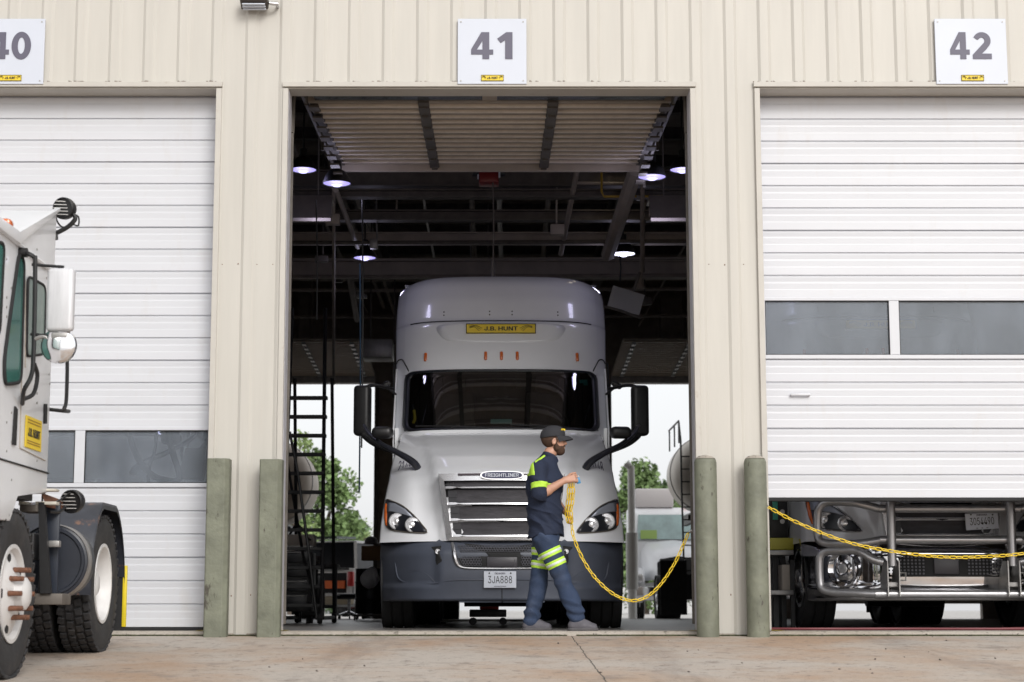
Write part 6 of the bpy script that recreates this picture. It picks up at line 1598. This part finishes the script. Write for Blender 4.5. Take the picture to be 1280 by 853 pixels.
# white day cab truck outside on the right
def daycab(x, y, label):
    O_ = Vector((x, y, 0)); t = thing('day_cab_truck', label, 'truck', O_)
    mb = MB(); mb.prism([(-1.05,1.35,1.0),(-1.05,1.45,1.98),(-1.05,1.75,2.72),(-1.05,2.0,2.86),(-1.05,3.1,2.86),(-1.05,3.1,1.0)], (2.1,0,0), .06); cab = mb.build('cab', pw, t)
    mb = MB(); mb.prism([(-.90,1.43,2.02),(.90,1.43,2.02),(.84,1.70,2.66),(-.84,1.70,2.66)], (0,.0,.001)); mb.prism([(-.90,1.425,2.02),(.90,1.425,2.02),(.84,1.695,2.66),(-.84,1.695,2.66)], (0,-.02,0)); mb.build('windscreen', mat('pale_windscreen', (.22,.33,.33), .15, coat=.5, var=.3, vscale=2), cab, False)
    mb = MB(); zs_ = [(-.05,1.05,1.52,.52),(.1,1.0,1.66,.56),(.7,.95,1.80,.66),(1.45,.95,1.98,.82)]
    mb.grid([[(sx*w_, yy, z_) for sx, z_ in ((-1,z0),(-1,lerp(z0,z1,.7)),(-.8,z1-.04),(0,z1+.03),(.8,z1-.04),(1,lerp(z0,z1,.7)),(1,z0))] for yy, z0, z1, w_ in zs_]); mb.build('hood', pw, t, True, 60)
    for s in (-1,1):
        mb = MB(); mb.lathe([(.0,-.17),(.62,-.17),(.66,-.1),(.66,.1),(.62,.17),(.0,.17)], (s*.98, .75, .62), (1,0,0), 28); mb.build('front_fender', pw, t)
        wheel(t, (s*1.0, .62, .5), .5, .3, s, mt=rubberdk)
        mb = MB(); mb.box((s*1.0, .08, 1.0), (.26,.08,.22), .04); mb.build('headlight', lens, t)
        mb = MB(); mb.box((s*1.45, 1.5, 2.2), (.2,.08,.5), .03); mb.tube([(s*1.05,1.6,2.5),(s*1.45,1.5,2.48)], .015, 6); mb.tube([(s*1.05,1.6,1.95),(s*1.45,1.5,1.95)], .015, 6); mb.build('side_mirror', chrome_dull, t)
    mb = MB(); mb.box2((-.46,-.10,.75),(.46,-.04,1.48),.02); mb.build('grille', blackmat, t)
    mb = MB(); mb.box2((-1.15,-.35,.45),(1.15,-.12,.80),.05); mb.build('bumper', chrome, t)
    mb = MB(); mb.box2((-.4,0,.6),(.4,7,.95)); mb.build('chassis', black, t, False)
    mb = MB(); mb.box2((-.9,1.9,2.86),(.1,2.9,3.35),.05); mb.build('roof_box', mat('taupe_box', (.55,.52,.52), .6), t)
    mb = MB(); mb.box((-.6,1.40,2.14),(.42,.01,.22)); mb.build('green_paper', mat('lime_paper', (.35,.5,.15), .7), cab, False)
    mb = MB(); mb.cyl((.4,1.9,2.86),(.4,1.9,2.98),.05); mb.build('beacon', orange, t)
    return t
daycab(P(848, 740, 29.5).x, 29.5, 'white day cab truck parked outside beyond the right back doorway')
c = P(790, 700, 26.5); t = thing('exhaust_stack', 'tall grey exhaust pipe with bent tip in front of the white day cab', 'pipe', (c.x, 26.5, 0)); mb = MB((c.x, 26.5, 0)); zt = P(790, 582, 26.5).z
mb.tube([(c.x,26.5,.0),(c.x,26.5,1.2)], .10, 12); mb.tube([(c.x,26.5,1.2),(c.x,26.5,zt-.2),(c.x-.02,26.5,zt-.05),(c.x-.12,26.5,zt+.05)], .085, 12, sm=4); mb.build('pipe', mat('pale_pipe', (.8,.8,.78), .5, var=.1), t)
mb = MB((c.x, 26.5, 0)); mb.cyl((c.x,26.5,.7),(c.x,26.5,2.0),.14,n=16); mb.build('heat_shield', mat('pale_shield', (.6,.6,.58), .4), t)
# tank trailers
def tank(x, y0, L_, r, zc, m, label, rungs=True):
    O_ = Vector((x, y0, 0)); t = thing('tank_trailer', label, 'trailer', O_, group='tank trailers behind the workshop bays')
    mb = MB(); pr = [(0,-.02),(r*.35,.0),(r*.7,.10),(r*.9,.24),(r*.98,.42),(r,.6),(r,L_),(0,L_+.3)]; mb.lathe(pr, (0,0,zc), (0,1,0), 48); tk = mb.build('tank', m, t)
    for yy in (.62,): mb = MB(); mb.lathe([(r*1.0,yy),(r*1.02,yy+.005),(r*1.02,yy+.07),(r*1.0,yy+.075)], (0,0,zc), (0,1,0), 48); mb.build('tank_band', galv, tk)
    mb = MB(); [mb.box2((s*.45-.05,-.2,zc-r-.28),(s*.45+.05,L_,zc-r-.05)) for s in (-1,1)]; mb.box2((-1.1,-.25,.45),(1.1,-.2,1.0)); mb.box2((-.55,-.1,zc-r-.2),(.55,.3,zc-r-.1)); mb.build('frame', black, t, False)
    for s in (-1,1): wheel(t, (s*.95, .8, .5), .5, .5, s, mt=rubberdk)
    for s in (-1,1): 
        mb = MB(); mb.box2((s*.62,-.28,.12),(s*1.2,-.26,1.3)); mb.build('mud_flap', rubberdk, t, False)
    if rungs:
        mb = MB(); xa, xb = -.70, -.35
        for xx in (xa, xb): mb.tube([(xx+.05,-.10,.6),(xx,-.25,zc-.4),(xx-.0,-.20,zc+r*.8),(xx,.2,zc+r+.3)], .022, 6)
        for i in range(11): mb.cyl((xa+.02,-.2,.8+i*.28),(xb+.02,-.2,.8+i*.28),.016,n=6)
        mb.tube([(xa,.2,zc+r+.3),(xa,2.5,zc+r+.3)], .022, 6); mb.tube([(xb+.5,.2,zc+r+.3),(xb+.5,2.5,zc+r+.3)], .022, 6)
        for yy in (.2,1.2,2.4): mb.tube([(xa,yy,zc+r+.3),(xa,yy,zc+r-.2)], .018, 6)
        mb.build('ladder', black, t)
        mb = MB(); mb.tube([(-.1,-.1,zc+.2),(-.15,-.2,zc-.2),(-.05,-.2,zc-.7),(.1,-.1,zc-r)], .03, 7, sm=5); mb.build('hose', blkplastic, t)
    return t
xt = P(836, 590, 25.6).x + .86; tank(xt, 24.6, 1.6, .86, P(832, 590, 24.6).z, tanalu, 'polished silver tank trailer with black ladder, right of the truck')
xt = P(387, 600, 25).x - .95; tank(xt, 25.0, 2.2, .95, P(386, 600, 25).z, tanbeige, 'beige tank trailer end behind the ladder at left', False)
# trailer behind the centre truck
O_ = Vector((.02, 10.4, 0)); t = thing('box_trailer', 'brown sided box trailer behind the light grey truck', 'trailer', O_)
mb = MB(); mb.box2((-1.29,0,1.15),(1.29,12.6,4.05),.03); mb.build('box', mat('trailer_side', (.21,.175,.14), .5, var=.08), t)
mb = MB(); [mb.box2((s*1.295-.02,-.02,1.1),(s*1.295+.02,.10,4.08)) for s in (-1,1)]; mb.box2((-1.3,-.03,1.05),(1.3,.05,1.2)); mb.build('corner_post', galv, t, False)
mb = MB(); [mb.box2((s*.45-.05,.2,.85),(s*.45+.05,12.3,1.13)) for s in (-1,1)]; mb.build('frame', black, t, False)
for s in (-1,1):
    for yy in (9.5,10.8): wheel(t, (s*1.0, yy, .54), .5, .5, s, mt=rubberdk)
# closed back doors left of the open ones
mb = MB(); mb.box2((bx[0][0], BW-.28, .04), (bx[0][1], BW-.22, BH)); mb.build('overhead_door', door_inner, B, False, label='closed back door')
mb = MB(); mb.box2((bx[4][0], BW-.28, .36), (bx[4][1], BW-.22, BH)); mb.build('overhead_door', door_inner, B, False, label='nearly closed back door')
# ------------------------------------------------------------------ things inside
# warehouse ladder
Yl = 8.0; O_ = Vector((P(388, 780, Yl).x, Yl, .04)); t = thing('warehouse_ladder', 'tall black rolling ladder standing inside the doorway at left', 'ladder', O_)
xr = P(402, 640, Yl).x; xl = P(352, 640, Yl).x; ztop = P(400, 372, Yl).z
mb = MB(O_)
for xx, tp in ((xr, P(399, 372, Yl).x), (xl, P(356, 372, Yl).x)): mb.tube([(xx+.03, Yl-.1, .12), (tp, Yl+.9, ztop)], .026, 8)
for xx in (xr, xl): mb.tube([(xx+.02, Yl+.1, .12), (xx, Yl+2.2, .12)], .026, 8); mb.tube([(xx+.0, Yl+2.1, .12), (xx-.02, Yl+1.5, ztop-.9)], .024, 8)
mb.build('side_rail', black, t)
for i in range(13):
    py = 497 + i*23.6; 
    if py > 775: break
    zz = P(402, py, Yl).z; f_ = (zz-.12)/(ztop-.12); yy = Yl-.1+f_*1.0; zz = P(402, py, yy).z
    mb = MB(O_); mb.box2((xl+.02, yy-.03, zz-.025), (xr-.0, yy+.12, zz+.018), .004); mb.build('step', black, t, False)
mb = MB(O_); mb.tube([P(362,540,Yl-.05), P(372,590,Yl-.1), P(386,690,Yl-.1), P(396,775,Yl-.1)], .02, 7); mb.tube([P(356,560,Yl),P(380,700,Yl+.8),P(404,770,Yl+1)], .02, 7); mb.build('handrail', black, t)
for xx in (xr, xl):
    for yy in (Yl-.05, Yl+2.1): mb = MB(O_); mb.lathe([(0,-.03),(.07,-.03),(.08,0),(.07,.03),(0,.03)], (xx, yy, .12), (1,0,0), 16); mb.build('caster', rubberdk, t)
# tool cart at left
c = P(376, 770, 9.5); t = thing('tool_cart', 'black tool cart with grey top left of the ladder foot', 'cart', (c.x, 9.5, .04)); O_ = t.location.copy(); mb = MB(O_)
x0, x1 = P(358, 700, 9.5).x, P(390, 700, 9.5).x; mb.box2((x0-.3,9.5,.20),(x1,10.1,P(380,690,9.5).z),.015); cb = mb.build('cabinet', black, t)
mb = MB(O_); zt = P(380,684,9.5).z; mb.box2((x0-.3,9.46,zt-.03),(x1+.02,10.12,zt+.02),.008); mb.build('worktop', galv, t)
mb = MB(O_); 
for i in range(4): mb.box2((x0-.25,9.475,.28+i*.20),(x1-.05,9.502,.44+i*.20),.008)
mb.build('drawer_front', blkplastic, cb)
mb = MB(O_); 
for i in range(4): mb.box2((x0-.2,9.45,.41+i*.20),(x1-.1,9.475,.425+i*.20),.004)
mb.build('drawer_handle', galv, cb)
for xx in (x0-.25,x1-.05):
    for yy in (9.55,10.05): mb = MB(O_); mb.lathe([(0,-.02),(.06,-.02),(.065,0),(.06,.02),(0,.02)], (xx,yy,.07), (1,0,0), 14); mb.build('caster', rubberdk, t)
c = P(372, 676, 9.7); t = thing('parts_box', 'grey box with hoses lying on the black tool cart', 'box', c); mb = MB(c); mb.box(c, (.5,.35,.16), .01); mb.build('box_body', steel_beam, t); mb = MB(c); mb.tube([c+Vector((-.1,-.1,.08)), c+Vector((0,-.15,.22)), c+Vector((.12,-.1,.1)), c+Vector((.2,-.2,-.0))], .015, 6, sm=5); mb.build('hose', black, t)
# second bench dark
c = P(404, 770, 12); t = thing('work_bench', 'dark bench with vice behind the ladder', 'bench', (c.x, 12, .04)); O_ = t.location.copy(); mb = MB(O_); mb.box2((c.x-.4,12,.85),(c.x+.2,12.6,.92),.01); mb.build('bench_top', black, t)
for xx in (c.x-.37, c.x+.17):
    mb = MB(O_); mb.box2((xx-.03,12.05,.04),(xx+.03,12.1,.85)); mb.build('leg', black, t, False)
mb = MB(O_); mb.box2((c.x-.35,12.05,.25),(c.x+.15,12.5,.30)); mb.build('shelf', black, t, False)
mb = MB(O_); mb.box((c.x-.1,12.15,.99),(.12,.2,.12),.02); mb.cyl((c.x-.1,11.95,.99),(c.x-.1,12.3,.99),.02); mb.build('vice', steel_dark, t)
# rolling stool
c = P(436, 772, 20.5); O_ = Vector((c.x, 20.5, .04)); t = thing('rolling_stool', 'low black rolling stool near the back doorway', 'stool', O_)
mb = MB(); mb.lathe([(0,.40),(.20,.40),(.25,.43),(.26,.46),(.24,.50),(0,.515)], (0,0,0), (0,0,1), 24); mb.box((0,0,.44),(.62,.42,.09),.04); mb.build('seat', black, t)
mb = MB(); mb.cyl((0,0,.12),(0,0,.42),.03); mb.build('post', chrome_dull, t)
for i in range(5):
    a = R(72*i+20); d = Vector((math.cos(a), math.sin(a), 0)); mb = MB(); mb.beam(Vector((0,0,.16)), d*.30+Vector((0,0,.09)), .035, .025); lg = mb.build('leg', chrome_dull, t, False)
    mb = MB(); mb.lathe([(0,-.015),(.035,-.015),(.04,0),(.035,.015),(0,.015)], d*.30+Vector((0,0,.04)), (d.y,-d.x,0), 12); mb.build('caster', rubberdk, lg)
# oil drum cart with cardboard box and rags left of truck tyre
c = P(462, 768, 17); O_ = Vector((c.x, 17, .04)); t = thing('drum_pump', 'dark drum on a dolly beside the left truck tyre', 'drum', O_)
mb = MB(); mb.lathe([(0,.12),(.26,.12),(.27,.14),(.26,.36),(.27,.38),(.26,.40),(.26,.66),(.27,.68),(.26,.70),(.26,.92),(.0,.92)], (0,0,0), (0,0,1), 28); mb.build('drum', black, t)
mb = MB(); mb.box2((-.3,-.3,.07),(.3,.3,.11),.01); [mb.lathe([(0,-.015),(.04,-.015),(.045,0),(.04,.015),(0,.015)], (x_,y_,.045), (1,0,0), 12) for x_ in (-.25,.25) for y_ in (-.25,.25)]; mb.build('dolly', steel_dark, t)
c = P(465, 692, 17); t = thing('cardboard_box', 'brown cardboard box on top of the dark drum', 'box', c); mb = MB(c); mb.box(c, (.36,.34,.26), .006); mb.build('carton', mat('cardboard', (.30,.17,.075), .8, var=.08), t); mb = MB(c); mb.box(c+Vector((0,0,.131)),(.06,.345,.004)); mb.build('tape', mat('tape', (.40,.30,.18), .4), t, False)
c = P(464, 676, 17); t = thing('hard_hat', 'grey hard hat resting on the cardboard box', 'helmet', c); mb = MB(c); mb.lathe([(.155,-.06),(.15,-.05),(.125,-.04),(.12,.0),(.09,.05),(.04,.075),(0,.08)], c, (0,0,1), 24); mb.build('helmet_shell', mat('grey_helmet', (.25,.25,.26), .35), t)
c = P(462, 722, 16.7); t = thing('white_rag_bag', 'white bag of rags hung on the front of the drum', 'bag', c); mb = MB(c)
sd2 = SDF((-.3,-.25,-.3), (.3,.25,.3), .02); sd2.ell((0,0,-.03), (.17,.12,.17), .05).ell((.05,0,.10), (.09,.08,.09), .05); sd2.wrinkle(lambda x,y,z: .012*np.sin(30*x+20*z)*np.sin(25*y)); mb.b.free(); rb = sd2.mesh('bag_cloth', cloth_white, t)
# red jack on black cart under the truck
c = P(610, 762, 6.0); O_ = Vector((c.x, 6.0, .04)); t = thing('floor_jack', 'red and black jack under the middle of the light grey truck', 'jack', O_)
mb = MB(); mb.box2((-.22,-.2,.10),(.22,.3,.19),.01); [mb.cyl((x_,-.22,.05),(x_,-.16,.05),.045) for x_ in (-.18,.18)]; [mb.cyl((x_,.2,.05),(x_,.26,.05),.045) for x_ in (-.18,.18)]; mb.build('jack_frame', black, t)
mb = MB(); mb.prism([(-.10,0,.19),(.13,0,.19),(.13,0,.28),(.05,0,.30),(-.05,0,.36),(-.10,0,.36)], (0,.12,0), .008); mb.build('jack_body', redpaint, t)
# pale creeper strip
c = P(610, 773, 9.0); t = thing('steel_ramp', 'long pale steel strip on the floor under the truck', 'ramp', (c.x, 9, .05)); mb = MB((c.x,9,.05)); mb.box((c.x, 9, .085), (1.5,.3,.03), .006); mb.build('plate', mat('pale_plate', (.4,.38,.35), .5), t); mb = MB((c.x,9,.05)); [mb.box((c.x+q,9,.055),(.06,.2,.03)) for q in (-.6,.6)]; mb.build('foot', black, t, False)
# hose on floor right
t = thing('air_hose', 'red air hose lying along the floor behind the right doorway', 'hose', (2.6,.45,.05)); mb = MB((2.6,.45,.05))
mb.tube([(2.45,.55,.055),(2.9,.42,.055),(3.6,.50,.055),(4.4,.40,.055),(5.2,.52,.055),(5.6,.46,.055),(6.0,.60,.055)], .012, 7, sm=8); mb.tube([(4.6,.62,.055),(5.1,.66,.06),(5.7,.58,.06),(6.1,.7,.055)], .012, 7, sm=8); mb.build('hose_line', mat('red_hose', (.17,.04,.045), .5), t)
mb = MB((2.6,.45,.05)); mb.cyl((2.45,.55,.055),(2.38,.58,.055),.015,n=10); mb.build('coupling', galv, t)
# green/black tool cabinet left of truck 42 and steps
c = P(976, 660, 3.2); t = thing('tool_cabinet', 'black tool cabinet with a green side, left of the silver bull bar', 'cabinet', (c.x, 3.2, .04)); O_ = t.location.copy(); mb = MB(O_)
a, b_ = P(963, 676, 3.2), P(984, 600, 3.2); mb.box2((a.x,3.2,a.z),(b_.x,3.7,b_.z+.3),.01); mb.build('cabinet_body', black, t)
mb = MB(O_); p0, p1 = P(966,650,3.18), P(972,626,3.18); mb.box2((p0.x,3.17,p0.z),(p1.x,3.2,p1.z),.004); mb.build('green_panel', greentool, t, False)
mb = MB(O_); p0, p1 = P(961,688,3.1), P(990,673,3.1); mb.box2((p0.x,3.0,p0.z),(p1.x,3.7,p1.z),.01); mb.build('yellow_shelf', mat('mustard', (.40,.36,.05), .5), t)
mb = MB(O_); mb.box2((a.x+.03,3.25,.04),(a.x+.08,3.65,a.z)); mb.box2((b_.x-.08,3.25,.04),(b_.x-.03,3.65,a.z)); mb.build('leg', black, t, False)
mb = MB(O_); [mb.cyl(P(978,640+q*6,3.16), P(978,640+q*6,3.2), .025, n=14) for q in (0,2)]; mb.build('dial', galv, t)
c = P(976, 740, 3.0); t = thing('battery_cart', 'dark cart with grey battery trays behind the rightmost post', 'cart', (c.x,3.0,.04)); O_ = t.location.copy(); mb = MB(O_)
for y0_, y1_ in ((688,694),(738,744)): a, b_ = P(960,y1_,2.9), P(992,y0_,2.9); mb.box2((a.x,2.9,a.z),(b_.x,3.4,b_.z),.006)
mb.build('tray', galv, t); mb = MB(O_); a, b_ = P(978,738,3.0), P(990,706,3.0); mb.box2((a.x,3.0,a.z),(b_.x,3.3,b_.z),.01); mb.build('battery', steel_beam, t)
mb = MB(O_); [mb.box2((P(q,740,2.95).x-.02,2.95,.04),(P(q,740,2.95).x+.02,3.0,P(q,700,2.95).z)) for q in (962,991)]; mb.build('upright', black, t, False)
# hose loops behind the left door window
t = thing('hose_reel', 'dark hoses looping down behind the lower left door windows', 'hose', P(215, 560, 1.2)); O_ = t.location.copy(); mb = MB(O_)
mb.tube([P(160,520,1.2), P(166,560,1.2), P(185,590,1.2), P(205,600,1.2), P(224,598,1.2), P(214,560,1.2), P(204,520,1.2)], .03, 8, sm=5); mb.tube([P(196,520,1.3), P(194,560,1.3), P(188,580,1.3), P(185,600,1.3), P(190,625,1.3)], .016, 7, sm=5); mb.build('hose_line', black, t)
mb = MB(O_); mb.prism([P(222,598,1.2), P(232,560,1.2), P(258,560,1.2), P(262,545,1.3), P(252,600,1.2)], (0,.15,0)); mb.beam(P(204,522,1.2), (P(204,522,1.2).x,1.2,4.6), .04); mb.beam(P(196,522,1.3), (P(196,522,1.3).x,1.3,4.6), .03); mb.build('reel_bracket', steel_dark, t, False)
# truck in the left bay, behind the closed door
cfgC = dict(paint=paint_grey, sign=False, badge=False, grille_m=None, bumper_m=plastic, style='old', plate=(0,.40,0), plate_no='3052217', state='INDIANA', unit=None)
T3 = truck((-4.75, 2.6, .040), 'pale grey truck dimly seen through the lower left door windows', 'truck', cfgC)
